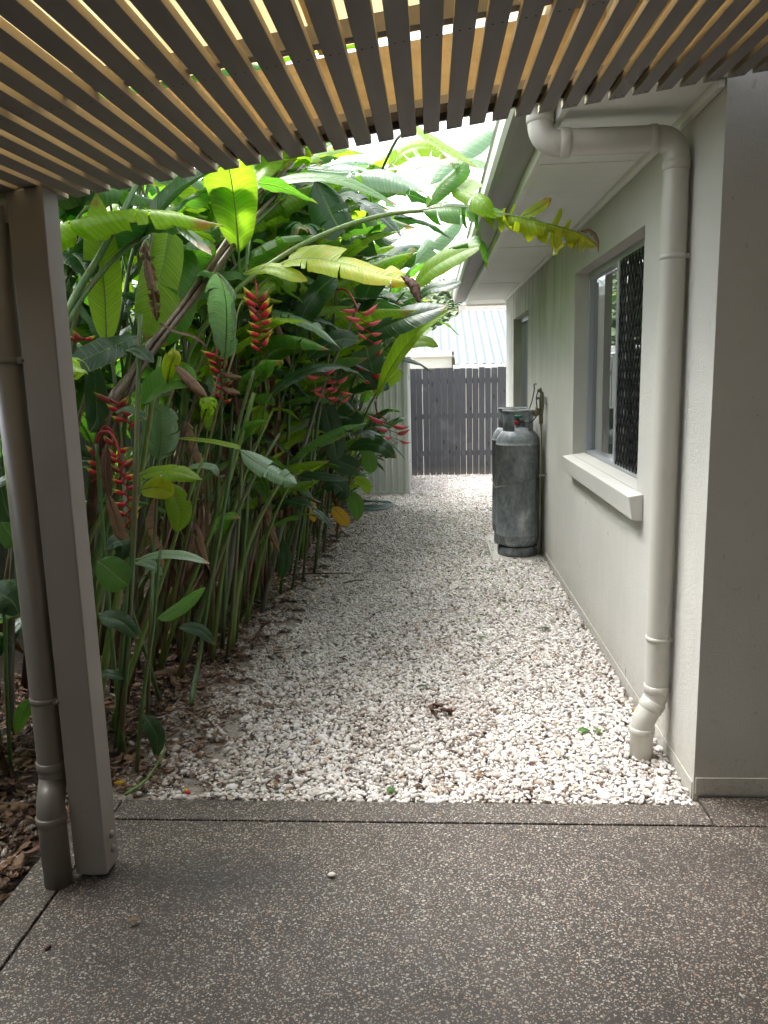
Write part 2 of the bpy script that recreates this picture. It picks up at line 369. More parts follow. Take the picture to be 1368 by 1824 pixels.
def boxpart(name, b, mat, parent=None, bevel=0, loc=(0, 0, 0)):
    m = MB(); m.box(*b); return part(name, m, mat, parent, loc, bevel)

# ------------------------------------------------------------------ ground
WX = .946                    # outer face of the house wall
FY = 2.64                    # front edge of the concrete
def sheet(name, x0, x1, y0, y1, z, mat, nx=2, ny=2, amp=0, sc_=2):
    m = MB(); vs = []
    for i in range(nx+1):
        for j in range(ny+1):
            x = x0+(x1-x0)*i/nx; y = y0+(y1-y0)*j/ny
            vs.append((x, y, z+(amp*mn.noise(Vector((x*sc_, y*sc_, 3))) if amp else 0)))
    m.add(vs, [(i*(ny+1)+j, (i+1)*(ny+1)+j, (i+1)*(ny+1)+j+1, i*(ny+1)+j+1) for i in range(nx) for j in range(ny)])
    return tag(part(name, m, mat), kind='structure')
sheet('ground', -60, 60, 12.3, 60, -1.0, 'lawn')
sheet('ground_plain', -600, 600, -600, 900, -1.6, 'lawn')
sheet('garden_ground', -12, -1.0, -6, 12.6, -.03, 'soil', 60, 90, .03, 3)
sheet('gravel_ground', -1.30, 3.0, FY, 12.6, -.022, 'gravel_base', 30, 80, .006, 4)
def slabm(name, x0, x1, y0, y1, z0, z1, mat):
    o = boxpart(name, (x0, x1, y0, y1, z0, z1), mat, None, .004); return tag(o, kind='structure')
slabm('patio', -1.186, 5, -6, 2.505, -.12, 0, 'exposed_aggregate')
slabm('patio_edge', -1.186, .955, 2.513, FY, -.12, .001, 'exposed_aggregate_edge')
slabm('patio_edge', -1.33, -1.194, -6, FY, -.12, .001, 'exposed_aggregate_edge')
slabm('patio_edge', .963, 5, 2.513, 2.72, -.12, -.001, 'exposed_aggregate')
m = MB(); m.box(-1.325, 4.99, -5.99, 2.63, -.119, -.011); tag(part('joint_filler', m, 'dark_void'), kind='structure')

def bed_edge(y):   # x of the border between mulch and gravel
    return -1.13 + .13*min(1, max(0, (y-5)/4)) + .10*mn.noise(Vector((y*1.7, 0, 1))) + .06*mn.noise(Vector((y*6, 0, 5)))

# pebbles (geometry nodes, one object)
def scatter(name, P, rotv, sclv, mat, label, cat='gravel'):
    me = bpy.data.meshes.new(name); me.from_pydata([tuple(p) for p in P], [], [])
    for nm, arr in (('rot', rotv), ('scl', sclv)):
        at_ = me.attributes.new(nm, 'FLOAT_VECTOR', 'POINT'); at_.data.foreach_set('vector', np.asarray(arr, dtype=np.float32).ravel())
    o = link(name, me); tag(o, label, cat, kind='stuff')
    g = bpy.data.node_groups.new(name, 'GeometryNodeTree')
    g.interface.new_socket('Geometry', in_out='INPUT', socket_type='NodeSocketGeometry'); g.interface.new_socket('Geometry', in_out='OUTPUT', socket_type='NodeSocketGeometry')
    gi = g.nodes.new('NodeGroupInput'); go = g.nodes.new('NodeGroupOutput'); L = g.links.new
    g2i = g.nodes.new('GeometryNodeGeometryToInstance')
    for k in range(5):
        ic = g.nodes.new('GeometryNodeMeshIcoSphere'); ic.inputs['Radius'].default_value = 1; ic.inputs['Subdivisions'].default_value = 3
        sp_ = g.nodes.new('GeometryNodeSetPosition'); nz = g.nodes.new('ShaderNodeTexNoise'); nz.noise_dimensions = '4D'
        nz.inputs['W'].default_value = k*7.3; nz.inputs['Scale'].default_value = .85; nz.inputs['Detail'].default_value = 1.0
        su = g.nodes.new('ShaderNodeVectorMath'); su.operation = 'SUBTRACT'; su.inputs[1].default_value = (.5, .5, .5)
        scn = g.nodes.new('ShaderNodeVectorMath'); scn.operation = 'SCALE'; scn.inputs['Scale'].default_value = .5
        L(nz.outputs['Color'], su.inputs[0]); L(su.outputs[0], scn.inputs[0]); L(ic.outputs[0], sp_.inputs[0]); L(scn.outputs[0], sp_.inputs['Offset'])
        ss = g.nodes.new('GeometryNodeSetShadeSmooth'); L(sp_.outputs[0], ss.inputs[0])
        sm = g.nodes.new('GeometryNodeSetMaterial'); sm.inputs['Material'].default_value = MATS[mat]; L(ss.outputs[0], sm.inputs[0])
        L(sm.outputs[0], g2i.inputs[0])
    iop = g.nodes.new('GeometryNodeInstanceOnPoints'); iop.inputs['Pick Instance'].default_value = True
    na = g.nodes.new('GeometryNodeInputNamedAttribute'); na.data_type = 'FLOAT_VECTOR'; na.inputs[0].default_value = 'rot'
    nb = g.nodes.new('GeometryNodeInputNamedAttribute'); nb.data_type = 'FLOAT_VECTOR'; nb.inputs[0].default_value = 'scl'
    L(gi.outputs[0], iop.inputs['Points']); L(g2i.outputs[0], iop.inputs['Instance'])
    L(na.outputs[0], iop.inputs['Rotation']); L(nb.outputs[0], iop.inputs['Scale']); L(iop.outputs[0], go.inputs[0])
    md = o.modifiers.new('scatter', 'NODES'); md.node_group = g
    return o
rg = np.random.default_rng(5)
P = []; S = []
def peb(x, y, z, s): P.append((x, y, z)); S.append((s*rg.uniform(.85, 1.45), s*rg.uniform(.75, 1.1), s*rg.uniform(.5, .8)))
y = FY+.006
while y < 12.16:
    step = .0125 if y < 6.5 else .0155
    x0 = bed_edge(y)-.32
    xe = WX-.004 if y < 10 else 2.2
    n = int((xe-x0)/step)
    for i in range(n):
        x = x0+(i+rg.uniform(-.5, 1.5))*step; yy = y+rg.uniform(-.5, .5)*step
        if x > xe-.004 or yy < FY+.004: continue
        e = bed_edge(yy); 
        if x < e:
            pr = max(0, .5+.5*(x-e)/.12) if x > e-.12 else .03
            pr *= .9 if mn.noise(Vector((x*9, yy*9, 2))) > -.1 else .3
            if rg.uniform() > pr: continue
        elif x < e+.28 and mn.noise(Vector((x*7, yy*7, 8)))+.9*(1-(x-e)/.28)*.5 > .34: continue
        hh = .010*mn.noise(Vector((x*3.1, yy*3.1, 4)))
        peb(x, yy, hh-.012+rg.uniform(0, .016), .0080*math.exp(rg.normal(0, .30)))
    y += step*.93
for i in range(420):   # strays in the mulch left of the slab and the post
    x, yy = rg.uniform(-1.62, -1.34), rg.uniform(1.3, 2.75)
    if mn.noise(Vector((x*5, yy*5, 0))) > .05: peb(x, yy, rg.uniform(-.02, -.002), .010*math.exp(rg.normal(0, .25)))
P = np.array(P); S = np.array(S); RV = rg.uniform(0, 6.28, (len(P), 3)); RV[:, :2] = rg.normal(0, .45, (len(P), 2))
scatter('gravel', P, RV, S, 'pebble', 'white and cream river pebbles covering the side path')
tag(link('loose_pebble', (lambda mb: (mb.lathe([(0, -.5), (.6, -.38), (1, 0), (.7, .4), (0, .52)], n=12), mb.mesh('loose_pebble', ['pebble']))[1])(MB()), None, atz(591, 1558, .008)), 'single pale pebble lying alone on the concrete', 'pebble').scale = (.014, .011, .012)
o = tag(link('loose_pebble', bpy.data.objects['loose_pebble'].data, None, atz(84, 1686, .006)), 'small dark stone on the concrete near the left joint', 'pebble'); o.scale = (.009, .012, .01)
bpy.data.objects['loose_pebble.001'].data = bpy.data.objects['loose_pebble'].data.copy(); bpy.data.objects['loose_pebble.001'].data.materials[0] = MATS['stem_brown']

# leaf litter (one joined mesh)
def litter(name, n, place, mats, label, cat, lo=.03, hi=.12):
    m = MB()
    for i in range(n):
        x, y, z = place(); L = U(lo, hi); w = L*U(.07, .28); an = U(0, 6.28); cu = U(-.4, .9)*L; k = 5
        ca, sa = math.cos(an), math.sin(an); tz = U(-.25, .35); vs = []; uv = []
        for j in range(k):
            v = j/(k-1); ww = w*math.sin(math.pi*(.06+.9*v))*(1+U(-.25, .25)); a_ = (v-.5)*L
            for u in (-1, 0, 1):
                lx, ly = a_, ww*u; zz = z+.004+abs(u)*w*U(.1, .7)+cu*(v-.5)**2+tz*(v*L)*.7
                vs.append((x+lx*ca-ly*sa, y+lx*sa+ly*ca, max(z-.01, zz))); uv.append((.5+u*.45, v))
        fs = [(j*3+q, j*3+q+1, j*3+q+4, j*3+q+3) for j in range(k-1) for q in (0, 1)]
        m.add(vs, fs, rnd.choice(range(len(mats))), uv)
    return tag(part(name, m, mats), label, cat, kind='stuff')
def pl_bed():
    while True:
        y = U(0, 1)**1.5*8.5+1.4; x = U(-2.3, bed_edge(y)+.05+abs(rnd.gauss(0, .07)))
        if y < 2.7 and x > -1.35: continue
        return x, y, U(-.03, .015)
litter('leaf_litter', 13000, pl_bed, ['leaf_dry', 'leaf_dry_dark', 'stem_brown', 'leaf_dry_dark', 'leaf_dry'], 'brown shredded leaves and bark covering the planting bed', 'leaf litter', .015, .065)
def pl_path():
    while True:
        y = U(0, 1)**1.3*9+2.7; x = U(bed_edge(y), .93)
        if U(0, 1) < math.exp(-(x-bed_edge(y))/.30)+.14: return x, y, .006
litter('path_litter', 1300, pl_path, ['leaf_dry', 'leaf_dry_dark', 'stem_brown', 'leaf_dry_dark'], 'tiny scraps of dead leaf scattered over the pebbles', 'leaf scraps', .012, .05)
def pl_weed():
    c = rnd.choice([(.10, 7.5), (-.1, 9.0), (.25, 6.3), (.45, 8.2), (.0, 8.2), (.35, 5.2), (.3, 9.6), (.62, 5.6), (.1, 6.9)]); return rnd.gauss(c[0], .22), rnd.gauss(c[1], .4), .004
litter('weeds', 520, pl_weed, ['leaf_mid', 'leaf_bright', 'leaf_mid'], 'tiny green weeds sprouting through the pebbles', 'weeds', .012, .035)

# ------------------------------------------------------------------ house
house = thing('house', 'pale rendered house with wide white eaves on the right of the path', 'house', (WX, 2.7, 0))
W1 = (3.62, 5.29, 1.00, 2.186); W2 = (7.77, 9.12, .62, 2.16)
def wall_holes(y0, y1, z0, z1, holes, depth):
    m = MB(); ys = sorted({y0, y1, *[h[0] for h in holes], *[h[1] for h in holes]}); zs = sorted({z0, z1, .055, *[h[2] for h in holes], *[h[3] for h in holes]})
    for a0, a1 in zip(ys, ys[1:]):
        for b0, b1 in zip(zs, zs[1:]):
            if any(h[0] <= a0 < h[1] and h[2] <= b0 < h[3] for h in holes): continue
            m.add([(WX, a0, b0), (WX, a1, b0), (WX, a1, b1), (WX, a0, b1)], [(0, 3, 2, 1)], smooth=False)
    for h in holes:
        a0, a1, b0, b1 = h; X = WX+depth
        for q in ([(a0, b0), (a1, b0)], [(a1, b0), (a1, b1)], [(a1, b1), (a0, b1)], [(a0, b1), (a0, b0)]):
            m.add([(WX, *q[0]), (WX, *q[1]), (X, *q[1]), (X, *q[0])], [(0, 1, 2, 3)], smooth=False)
    m.add([(WX, y0, z0), (WX, y0, z1), (6, y0, z1), (6, y0, z0)], [(0, 1, 2, 3)], smooth=False)
    m.add([(WX, y1, z0), (6, y1, z0), (6, y1, z1), (WX, y1, z1)], [(0, 1, 2, 3)], smooth=False)
    return m
part('wall', wall_holes(2.70, 10.0, -.02, 2.475, [W1, W2], .11), 'render_wall', house)
m = MB(); m.box(WX-.004, WX+.01, 2.71, 9.99, -.02, .053); part('wall_base', m, 'render_sill', house)
boxpart('wall', (3.3, 3.45, -4.6, 2.69, 0, 3.0), 'render_wall', house); boxpart('wall', (-2.3, 3.299, -4.6, -4.45, 0, 2.9), 'render_wall', house)  # unseen side and back walls, added to darken the covered area
boxpart('wall_upper', (WX+.002, 6, 2.702, 2.85, 2.476, 3.1), 'render_wall', house)
boxpart('wall_base', (WX+.006, 6, 2.693, 2.70, .012, .075), 'render_sill', house)
for p in [(1064, 870, 12), (1090, 905, 14), (1048, 895, 7), (1119, 1200, 22), (1038, 1010, 7), (1020, 1050, 9), (1053, 1092, 10), (1088, 950, 6)]:
    r = ray(p[0]-5, p[1]); t = (WX)/r[0]; q = (WX, r[1]*t, EYE+r[2]*t); boxpart('wall_crack', (WX-.0012, WX+.001, q[1]-.0015, q[1]+.0015, q[2]-p[2]*.0013, q[2]+p[2]*.0013), 'neighbour_dark', house)
# eaves
boxpart('soffit', (.482, WX+.001, 2.30, 10.55, 2.465, 2.475), 'soffit_white', house)
boxpart('soffit', (WX+.0015, 6, 10.002, 10.55, 2.465, 2.475), 'soffit_white', house)
for yj in (3.67, 5.95, 8.2, 9.9): boxpart('soffit_joint', (.484, WX-.03, yj-.004, yj+.004, 2.4615, 2.4645), 'fascia_white', house)
boxpart('cornice', (WX-.028, WX-.001, 2.71, 10.02, 2.435, 2.4645), 'fascia_white', house, .004)
boxpart('fascia', (.458, .481, 2.05, 10.57, 2.44, 2.64), 'fascia_white', house, .002)
boxpart('fascia', (.482, 6, 10.552, 10.575, 2.44, 2.64), 'fascia_white', house, .002)
m = MB()
prof = [(.456, 2.50), (.345, 2.497), (.318, 2.507), (.303, 2.53), (.300, 2.60), (.290, 2.612), (.296, 2.624), (.31, 2.624), (.315, 2.612), (.312, 2.60), (.316, 2.535), (.33, 2.515), (.35, 2.508), (.456, 2.510)]
k = len(prof); vs = [(x, y, z) for y in (2.05, 10.6) for x, z in prof]
m.add(vs, [(i, i+1, k+i+1, k+i) for i in range(k-1)], 0); m.f[-0:]
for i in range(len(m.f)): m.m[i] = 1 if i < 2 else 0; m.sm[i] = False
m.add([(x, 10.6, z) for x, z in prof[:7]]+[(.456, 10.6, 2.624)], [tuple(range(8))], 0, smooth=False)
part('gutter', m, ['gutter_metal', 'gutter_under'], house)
m = MB(); m.add([(.40, 2.0, 2.642), (.40, 10.62, 2.642), (4.2, 10.62, 4.0), (4.2, 2.0, 4.0), (.40, 2.0, 2.66), (.40, 10.62, 2.66), (4.2, 10.62, 4.02), (4.2, 2.0, 4.02)], [(0, 1, 2, 3), (7, 6, 5, 4), (0, 3, 7, 4), (1, 5, 6, 2), (0, 4, 5, 1)], smooth=False)
part('roof', m, 'white_roof', house)

def window(Wd, div, grille, first):
    y0, y1, z0, z1 = Wd; X = WX+.085
    b = .034; m = MB()
    m.box(X, X+.05, y0, y0+b, z0, z1); m.box(X, X+.05, y1-b, y1, z0, z1); m.box(X, X+.05, y0+b, y1-b, z0, z0+b+.008); m.box(X, X+.05, y0+b, y1-b, z1-b-.01, z1)
    w = part('window', m, 'alu', house, bevel=.002)
    m = MB(); m.box(X-.012, X+.03, div-.022, div+.022, z0+b+.009, z1-b-.011); part('mullion', m, 'alu', w, bevel=.002)
    m = MB(); m.box(X-.014, X-.002, y0+.004, y1-.004, z0+.002, z0+.016); part('track', m, 'alu', w)
    m = MB(); m.add([(X+.035, y0+b, z0+b), (X+.035, y1-b, z0+b), (X+.035, y1-b, z1-b), (X+.035, y0+b, z1-b)], [(0, 3, 2, 1)], smooth=False); part('pane', m, 'glass', w)
    m = MB(); m.box(X+.50, X+.52, y0-.3, y1+.3, z0-.3, z1+.2); part('room', m, 'dark_void', w)
    m = MB(); n = 24; vs = []
    for j in range(n+1):
        yy = y1-.03-(y1-y0)*.30*j/n
        for z in (z0+.02, z1-.02): vs.append((X+.10+.012*math.sin(j*1.7), yy, z))
    m.add(vs, [(2*j, 2*j+1, 2*j+3, 2*j+2) for j in range(n)]); part('reveal_reflection', m, 'reveal_reflection', w)  # pale folded sheet added in place of the reveal's reflection in the glass
    if grille:
        m = MB(); ga, gb, gc, gd = y0+b, div-.02, z0+b+.01, z1-b-.01; pw, phh = .062, .098; xx = X-.004
        m.box(xx, xx+.006, ga, gb, gc, gc+.012); m.box(xx, xx+.006, ga, gb, gd-.012, gd); m.box(xx, xx+.006, ga, ga+.012, gc, gd); m.box(xx, xx+.006, gb-.012, gb, gc, gd)
        for s in (1, -1):
            c0 = -60
            for c in range(-60, 60):
                # line (y-ga)/pw - s*(z-gc)/ph = c
                p = []
                for z in np.linspace(gc, gd, 40):
                    yy = ga+pw*(c+s*(z-gc)/phh)
                    if ga <= yy <= gb: p.append((yy, z))
                if len(p) < 2: continue
                (ya, za), (yb, zb) = p[0], p[-1]; w_ = .0045
                m.add([(xx-.003, ya, za-w_), (xx-.003, ya, za+w_), (xx-.003, yb, zb+w_), (xx-.003, yb, zb-w_), (xx+.004, ya, za-w_), (xx+.004, ya, za+w_), (xx+.004, yb, zb+w_), (xx+.004, yb, zb-w_)],
                      [(0, 3, 2, 1), (0, 4, 7, 3), (1, 2, 6, 5), (4, 5, 6, 7)], smooth=False)
        part('security_grille', m, 'black_metal', w)
        m = MB(); m.box(X+.036, X+.038, ga, gb, gc, gd); part('fly_screen', m, 'black_metal', w)
window(W1, 4.42, True, True); window(W2, 8.3, False, False)
m = MB(); ya, yb = 3.50, 5.29
sec = [(WX+.1, 1.022), (.878, .998), (.896, .890), (WX+.005, .885), (WX+.005, .99), (WX+.1, .99)]
# window_sill: sloping top, outer face leaning in
n = len(sec); vs = [(x, y, z) for y in (ya, yb) for x, z in sec]
m.add(vs, [(i, (i+1) % n, n+(i+1) % n, n+i) for i in range(n)]+[tuple(range(n))[::-1], tuple(range(n, 2*n))], smooth=False)
# the sill reaches into the opening only between the jambs
m2 = MB()
def prism(m, sec, ya, yb):
    n = len(sec); m.add([(x, y, z) for y in (ya, yb) for x, z in sec], [(i, (i+1) % n, n+(i+1) % n, n+i) for i in range(n)]+[tuple(range(n))[::-1], tuple(range(n, 2*n))], smooth=False)
prism(m2, [(WX-.001, 1.008), (.878, .998), (.896, .890), (WX-.001, .885)], ya, yb)
part('window_sill', m2, 'render_sill', house, bevel=.004)
m2 = MB(); prism(m2, [(WX+.0, 1.0085), (WX+.08, 1.020), (WX+.08, 1.002), (WX+.0, 1.002)], 3.623, 5.287); part('sill_top', m2, 'render_sill', house)

# downpipe on the house
def bend(a, b, c, r, n=8):
    a, b, c = Vector(a), Vector(b), Vector(c); u = (a-b).normalized(); v = (c-b).normalized()
    p0, p1 = b+u*r, b+v*r; out = []
    for i in range(n+1):
        t = i/n; out.append((1-t)**2*p0+2*t*(1-t)*b+t*t*p1)
    return out
DY = 3.02; PX = .893; R0 = .046
pA = Vector((.405, DY, 2.50)); pB = Vector((.405, DY, 2.375)); pC = Vector((PX, DY, 2.375)); pD = Vector((PX, DY, .245)); pE = Vector((.838, DY-.01, .150)); pF = Vector((.838, DY-.01, -.02))
m = MB(); m.tube([pA]+bend(pA, pB, pC, .075)+bend(pB, pC, pD, .075)+bend(pC, pD, pE, .03)+bend(pD, pE, pF, .03)+[pF], R0, 28)
dp = part('downpipe', m, 'pipe_paint', house)
def collar(p, q, r, par, mat='pipe_paint', name='collar'):
    m = MB(); p, q = Vector(p), Vector(q); d = (q-p); m.tube([p, p+d*.05, p+d*.5, p+d*.95, q], [r, r+.002, r+.0022, r+.002, r], 28); return part(name, m, mat, par)
collar((.405, DY, 2.475), (.405, DY, 2.445), R0+.002, dp); collar((.476, DY, 2.375), (.512, DY, 2.375), R0+.002, dp)
collar((PX-.10, DY, 2.375), (PX-.075, DY, 2.375), R0+.002, dp); collar((PX, DY, 2.30), (PX, DY, 2.265), R0+.002, dp)
collar((PX, DY, .305), (PX, DY, .275), R0+.002, dp); collar((PX-.006, DY, .235), (PX-.026, DY-.003, .200), R0+.002, dp); collar((.838, DY-.01, .128), (.838, DY-.01, .10), R0+.002, dp)
def clip(p, r, sx, par, mat):
    m = MB(); p = Vector(p); m.tube([p+Vector((0, 0, -.009)), p+Vector((0, 0, -.008)), p+Vector((0, 0, .008)), p+Vector((0, 0, .009))], [r, r+.003, r+.003, r], 24)
    m.box(p.x+(r-.004)*sx if sx > 0 else p.x-(r+.02), p.x+(r+.016) if sx > 0 else p.x-r+.004, p.y-.028, p.y-.022, p.z-.009, p.z+.009)
    c = p+Vector((sx*(r+.012), -.03, 0)); m.add([(c.x+.007*math.cos(q)*s_, c.y-d_, c.z+.007*math.sin(q)*s_) for d_, s_ in ((0, 1), (.004, .8), (.006, .3)) for q in np.linspace(0, 6.283, 9)[:8]], [(i*8+j, i*8+(j+1) % 8, (i+1)*8+(j+1) % 8, (i+1)*8+j) for i in range(2) for j in range(8)])
    return part('pipe_clip', m, mat, par)
clip((PX, DY, 1.965), R0, 1, dp, 'pipe_paint'); clip((PX, DY, .50), R0, 1, dp, 'pipe_paint')

# ------------------------------------------------------------------ pergola
def zs(x, y): return 2.097+(2.352-2.097)*(x+1.096)/1.983+.028*(y-2.36)     # underside of the slats
perg = thing('pergola', 'brown slatted pergola roof over the concrete with one taupe post at its left corner', 'pergola', (-1.1, 2.2, 0))
def skewbox(x0, x1, y0, y1, h0, h1, cut=0):
    m = MB(); v = [(x, y+(cut if y == y1 else 0), zs(x, y)+h) for x in (x0, x1) for y in (y0, y1) for h in (h0, h1)]
    m.add(v, [(0, 1, 3, 2), (4, 6, 7, 5), (0, 4, 5, 1), (2, 3, 7, 6), (0, 2, 6, 4), (1, 5, 7, 3)], smooth=False); return m
k = -14
while -1.064+.0645*k < 2.6:
    xr = -1.064+.0645*k; sb = skewbox(xr-.0445, xr, -2.6, 2.36+U(-.004, .004), 0+U(-.0006, .0006), .019); sb.m = [1, 1, 0, 0, 0, 1]; part('slat', sb, ['slat_paint', 'slat_lit_edge'], perg, bevel=.0012); k += 1
m = MB(); k = -14
while -1.064+.0645*k < 2.6:
    for y_ in (1.670, 2.335):
        for dx in (-.031, -.012):
            x = -1.064+.0645*k+dx; z = zs(x, y_)-.0008; m.add([(x+.0028*math.cos(q), y_+.0028*math.sin(q), z) for q in np.linspace(0, 6.283, 7)[:6]], [tuple(range(6))])
    k += 1
tag(part('screw_heads', m, 'dark_void', perg), kind='stuff')
def cross(y0, y1, h0, h1, mat, name, x0=-2.0, x1=2.6): part(name, skewbox(x0, x1, y0, y1, h0, h1), mat, perg)
cross(2.178, 2.192, .0195, .0395, 'slat_paint', 'batten'); cross(2.328, 2.342, .0195, .0395, 'slat_paint', 'batten')
cross(2.19, 2.33, .040, .188, 'timber_gold', 'beam')
cross(1.655, 1.685, .0195, .055, 'slat_paint', 'batten', -1.9, 2.6)
cross(1.05, 1.10, .0195, .19, 'timber_gold', 'beam'); cross(.35, .40, .0195, .19, 'timber_gold', 'beam'); cross(-.6, -.55, .0195, .19, 'timber_gold', 'beam')
yb0 = 2.30
for i, (s0, s1) in enumerate([(2.165, 2.212)]+[(2.155-.40*q-.39, 2.155-.40*q) for q in range(4)]):
    part('roof_panel', skewbox(-2.1, 2.6, s0, s1, .215+.002*i % .004, .220), 'roof_sheet', perg)
part('roof_light_block', skewbox(-2.1, 3.3, -4.6, .52, .215, .235), 'soffit_white', perg)  # unseen opaque cover behind the camera, added to block light from above
for x in (-1.9, -1.0, -.28, .45, 1.2, 1.95): part('rafter', skewbox(x, x+.04, -2.6, 2.18, .190, .2145), 'timber_gold', perg)
# post
m = MB(); zt = 2.09
m.add([(-1.158, 2.17, .014), (-1.054, 2.17, .014), (-1.054, 2.265, .014), (-1.158, 2.265, .014)]+[(x, y, zs(x, y)-.001) for x, y in ((-1.158, 2.17), (-1.054, 2.17), (-1.054, 2.265), (-1.158, 2.265))], [(0, 1, 2, 3)[::-1], (4, 5, 6, 7), (0, 1, 5, 4), (1, 2, 6, 5), (2, 3, 7, 6), (3, 0, 4, 7)], smooth=False)
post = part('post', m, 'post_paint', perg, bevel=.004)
boxpart('stirrup', (-1.13, -1.085, 2.19, 2.245, 0, .0139), 'alu', post)
for z in (.075, .125):
    m = MB(); m.add([(-1.054+d_, 2.222+r_*math.cos(q), z+r_*math.sin(q)) for d_, r_ in ((0, .014), (.006, .013), (.010, .008), (.011, .001)) for q in np.linspace(0, 6.283, 13)[:12]], [(i*12+j, i*12+(j+1) % 12, (i+1)*12+(j+1) % 12, (i+1)*12+j) for i in range(3) for j in range(12)])
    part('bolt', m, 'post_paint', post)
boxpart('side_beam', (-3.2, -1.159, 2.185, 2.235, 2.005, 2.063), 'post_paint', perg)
Q = -1.213; ty = 2.20
a_, b_, c_, d_, e_, f_ = Vector((Q, ty+.12, 2.0)), Vector((Q, ty, 1.99)), Vector((Q+.0, ty, .34)), Vector((Q+.0, ty, .335)), Vector((Q+.005, ty-.045, .265)), Vector((Q+.009, ty-.05, -.02))
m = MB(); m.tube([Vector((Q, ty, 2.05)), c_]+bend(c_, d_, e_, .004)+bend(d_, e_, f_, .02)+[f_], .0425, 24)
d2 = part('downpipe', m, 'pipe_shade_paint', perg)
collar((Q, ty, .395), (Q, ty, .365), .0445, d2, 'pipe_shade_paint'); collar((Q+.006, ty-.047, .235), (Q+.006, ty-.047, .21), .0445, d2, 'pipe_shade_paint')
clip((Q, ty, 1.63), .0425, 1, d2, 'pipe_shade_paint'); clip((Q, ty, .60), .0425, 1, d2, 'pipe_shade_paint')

# ------------------------------------------------------------------ gas cylinders
def gas(cx, cy, label, rot):
    t = thing('gas_cylinder', label, 'gas cylinder', (cx, cy, 0), 'tall gas cylinders against the wall'); t.rotation_euler.z = rot
    def p(name, m, mat, par=t): return link(name, m.mesh(name, [mat]), par)
    m = MB(); r = .187
    pr = [(.02, .055), (.10, .06), (.15, .085), (r-.004, .13), (r, .17), (r, .178), (r+.002, .18), (r+.002, .186), (r, .189), (r, .955), (r+.003, .957), (r+.003, .966), (r, .968), (r-.003, .99), (.172, 1.03), (.145, 1.065), (.105, 1.09), (.06, 1.103), (.035, 1.107), (.035, 1.12), (.0, 1.12)]
    m.lathe(pr, n=56); b = p('body', m, 'galv')
    m = MB(); n = 60
    def cut(i, j): return i == 0 and False
    m.lathe([(.168, 0), (.172, .0), (.172, .05), (.170, .082), (.160, .082), (.160, 0), (.168, 0)], n=48, skip=lambda i, j: (1 <= i <= 3 and j % 8 in (0, 1) and i in (2, 3)) or (i == 4 and j % 8 in (0, 1) and False)); p('foot_ring', m, 'galv')
    m = MB(); a0, a1 = R_(-62), R_(240); n = 60; cr = .128
    vs = []; top = 1.245
    # collar with a cut-out reaching half way down around the front
    for j in range(n+1):
        q = a0+(a1-a0)*j/n
        for rr in (cr, cr-.005):
            for z in (1.07, 1.16, 1.236, top): vs.append(((rr+(.003 if z > 1.24 else 0))*math.cos(q), rr*math.sin(q), z))
    F = []
    for j in range(n):
        A, B = j*8, (j+1)*8
        for i in range(3): F += [(A+i, B+i, B+i+1, A+i+1), (A+4+i, A+5+i, B+5+i, B+4+i)]
        F += [(A+3, B+3, B+7, A+7), (A, A+4, B+4, B)]
    for A in (0, n*8): F += [(A+i, A+i+1, A+5+i, A+4+i) for i in range(3)]
    m.add(vs, F); m.lathe([(cr-.008, top-.006), (cr+.006, top-.008), (cr+.008, top), (cr+.004, top+.007), (cr-.006, top+.006), (cr-.008, top-.006)], n=48)
    p('collar', m, 'galv')
    m = MB(); m.tube([(0, 0, 1.11), (0, 0, 1.17)], .016, 12); m.tube([(0, 0, 1.15), (.045, -.02, 1.15)], .012, 10); m.tube([(0, 0, 1.17), (0, 0, 1.19)], .007, 8)
    v = p('valve', m, 'pipe_brass')
    m = MB(); m.lathe([(.0, 1.186), (.030, 1.186), (.034, 1.195), (.030, 1.204), (.0, 1.204)], n=20, skip=None)
    for j in range(8): m.tube([(.033*math.cos(j*.785), .033*math.sin(j*.785), 1.188), (.033*math.cos(j*.785), .033*math.sin(j*.785), 1.203)], .005, 6)
    p('handwheel', m, 'valve_green', v)
    m = MB(); m.tube([(-.018, -.02, 1.145), (-.046, -.03, 1.145)], .018, 12); p('cap', m, 'valve_red', v)
    return t
GX = .733
gas(GX, 6.67, 'weathered grey galvanised gas cylinder standing nearest on the pebbles by the wall', R_(10))
gas(GX+.003, 7.12, 'darker gas cylinder mostly hidden behind the front one', R_(25))
boxpart('cylinder_pad', (.50, WX-.006, 6.40, 7.4, -.03, .004), 'render_sill'); tag(bpy.data.objects['cylinder_pad'], 'pale concrete pad under the two gas cylinders', 'concrete pad')
reg = thing('gas_regulator', 'gas pipe, regulator and thin hoses fixed to the wall above the cylinders', 'gas regulator', (.9, 6.5, 1.2))
RX = .905
m = MB(); m.tube([(RX, 6.52, .02), (RX, 6.52, 1.20)], .011, 10); m.tube([(RX, 6.52, 1.14), (RX, 6.52, 1.20)], .018, 10)
part('pipe', m, 'pipe_brass', reg)
m = MB(); c = Vector((RX-.03, 6.52, 1.235))
m.tube([(RX-.075, 6.52, 1.235), (RX-.055, 6.52, 1.235), (RX-.03, 6.52, 1.24), (RX, 6.52, 1.245)], [.022, .038, .036, .014], 16)
m.tube([(RX, 6.52, 1.20), (RX+.004, 6.52, 1.28), (RX+.006, 6.52, 1.33), (RX+.004, 6.52, 1.40)], [.016, .020, .024, .014], 12)
m.tube([(RX-.04, 6.52, 1.35), (RX+.02, 6.52, 1.35)], .012, 10); m.tube([(RX+.002, 6.52, 1.40), (RX-.03, 6.50, 1.415)], .012, 8)
part('regulator_body', m, 'pipe_brass', reg)
